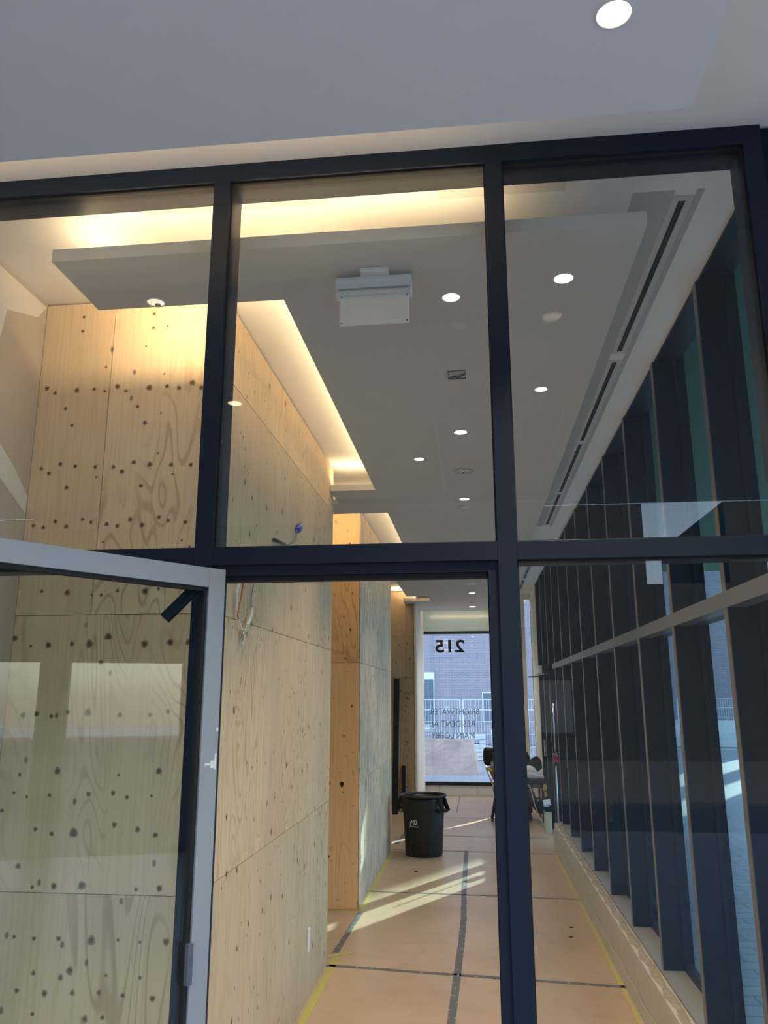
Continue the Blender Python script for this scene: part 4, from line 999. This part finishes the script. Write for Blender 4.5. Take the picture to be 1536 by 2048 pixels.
# unseen panels added on the court to cut the sun stripes and lobby patch
bm = B(); bm_box(bm, 2.6, 2.75, 13.2, 16.3, -.12, 2.5); bm_box(bm, 2.6, 2.75, 16.3, 18.4, 2.35, 6.2); bm_box(bm, 2.6, 2.75, 18.3, 18.45, -.12, 5.0); bm_box(bm, 2.6, 2.75, 16.15, 16.3, -.12, 5.0)
tag(obj('sun_blocker_panels', bm, M['pale2']), 'added unseen pale panels on the pavers outside the far door, shaping the sun stripes', 'sun_blocker_panels')
# temporary fence panels
rng = random.Random(11)
def fence_panel(x0, x1, y, label):
    t = thing('construction_fence', label, 'fence', ((x0+x1)/2, y, 0), 'construction fence panels')
    bm = B(); z0, z1 = .05, 1.95
    for x in (x0, x1): bm_tube(bm, [(x, y, z0-.1), (x, y, z1)], .024, 6)
    for z in (z0, z1, 1.62): bm_tube(bm, [(x0, y, z), (x1, y, z)], .020, 6)
    obj('frame', bm, M['fence'], t)
    bm = B(); n = int((x1-x0)/.085)
    for i in range(1, n): x = x0+(x1-x0)*i/n; bm_box(bm, x-.006, x+.006, y-.004, y+.004, z0, z1)
    for z in (.45, .85, 1.25): bm_box(bm, x0, x1, y-.005, y+.005, z-.008, z+.008)
    obj('mesh_wires', bm, M['fence'], t); return t
fA = fence_panel(-3.9, -.50, 27, 'metal fence panel left of the two touching posts, behind the stone block')
fence_panel(-.40, 2.6, 27, 'metal fence panel right of the two touching posts, behind the stone block')
fence_panel(7.9, 10.4, 33, 'distant metal fence panel seen between the window fins')
bm = B(); bm_box(bm, -.98, -.84, 26.94, 26.96, 1.66, 1.74); obj('tag', bm, M['grille'], fA, label='small grey tag')
bm = B(); bm_box(bm, -2.5, -1.40, 26.90, 26.94, .92, 1.16); bm_box(bm, -2.5, -1.50, 26.89, 26.90, 1.02, 1.06, 1); obj('board', bm, [M['grille'], M['print_white']], fA, label='small grey notice board')
# big stone block
bm = B(); 
vs = [bm.verts.new(p) for p in ((-1.95, 23.6, -.12), (.06, 23.6, -.12), (.10, 24.8, -.12), (-1.95, 24.8, -.12), (-1.85, 24.0, .84), (-.11, 24.0, .83), (-.08, 24.6, .82), (-1.85, 24.6, .84))]
for q in ((0,3,2,1),(4,5,6,7),(0,1,5,4),(1,2,6,5),(2,3,7,6),(3,0,4,7)): bm.faces.new([vs[i] for i in q])
bmesh.ops.subdivide_edges(bm, edges=bm.edges[:], cuts=12, use_grid_fill=True)
for v in bm.verts: v.co += Vector((rng.uniform(-.01, .01), rng.uniform(-.012, .012), rng.uniform(-.008, .008)))
tag(obj('stone_block', bm, M['pale']), 'big pinkish-brown sloping stone block outside behind the far window', 'stone block')
# materials stacked behind the fence
for k, (x, y, w, d, h_, lb) in enumerate(((-2.7, 28.2, .9, .8, .9, 'pale crate behind the left fence panel under the scissor lift'), (-1.6, 29.0, 1.0, .8, .7, 'pale pallet of blocks behind the left fence panel'), (-.2, 28.6, 1.1, .9, .9, 'pale pallet of blocks behind the fence posts'), (1.0, 29.2, .9, .9, 1.1, 'tall pale pallet of blocks behind the right fence panel'))):
    bm = B()
    nx = int(w/.22)
    for i in range(nx):
        for j in range(int(h_/.14)):
            if rng.random() < .12: continue
            bm_box(bm, x-w/2+i*.22, x-w/2+i*.22+.20, y, y+d, -.1+j*.14, -.1+j*.14+.125)
    tag(obj('block_pallet', bm, M['pale2']), lb, 'building materials', 'pallets behind the fence')
t = thing('scissor_lift', 'small yellow and white machine behind the fence at the left of the far window', 'machine', (-2.6, 30, 0))
box_obj('body', (-3.3, -2.1, 30, 30.8, .1, .6), M['pale2'], t); box_obj('mast', (-2.75, -2.6, 30.2, 30.4, .6, 2.6), M['yellow'], t)
bm = B(); bm_bar(bm, (-2.6, 30.1, 2.1), (-1.9, 30.1, 1.2), .14, .1, 0, (0, 1, 0)); bm_bar(bm, (-3.2, 30.1, 1.1), (-1.95, 30.1, 1.1), .1, .1, 0, (0, 1, 0)); obj('arm', bm, M['fence'], t)
for x in (-3.1, -2.4):
    bm = B(); bm_tube(bm, [(x, 29.9, .1), (x, 30.0, .1)], .2, 16); obj('wheel', bm, M['black'], t)
# dark hose on the pavers at the right
bm = B(); bm_tube(bm, smooth([Vector(p) for p in ((4.6, 13.4, -.09), (5.2, 13.9, -.09), (5.9, 13.6, -.09), (7.0, 13.3, -.09), (8.0, 13.6, -.09))]), .035, 8); tag(obj('hose', bm, M['black']), 'dark hose lying on the pavers outside the window fins', 'hose')

# the covered court around the viewpoint and the buildings across, met with only as reflections
bm = B()
bm_box(bm, 9.0, 9.3, -3.2, 2.7, 2.55, 4.07)
for y in (-3.2, -1.5, .3, 2.3): bm_box(bm, 9.0, 9.3, y, y+.4, -.12, 2.55)
struct(obj('wall_right', bm, M['fin']))
bm = B(); bm_box(bm, -6.2, -6.0, -3.2, 2.62, -.12, 4.07); struct(obj('wall_left', bm, M['raw_board']))
for i, x in enumerate((-3.6, 4.6)):
    bm = B(); bm_box(bm, x-.22, x+.22, -3.1, -2.7, -.12, 4.07); tag(obj('entrance_column', bm, M['raw_board'], bevel=.01), ('left', 'right')[i]+' column of the covered entrance behind the viewpoint', 'column')
t = thing('street_building', 'dark long building across the street behind the viewpoint', 'building', (0, -24, 0))
bm = B(); bm_box(bm, -40, 6.3, -34, -24, -.12, 9); bm_box(bm, 6.3, 9.2, -34, -24, -.12, 6.0); bm_box(bm, 9.2, 40, -34, -24, -.12, 9)
obj('wall', bm, M['far_brick'], t)
for x in (-9, -4, 1): box_obj('window', (x, x+2.4, -24.02, -23.98, .8, 2.6), M['rail'], t)
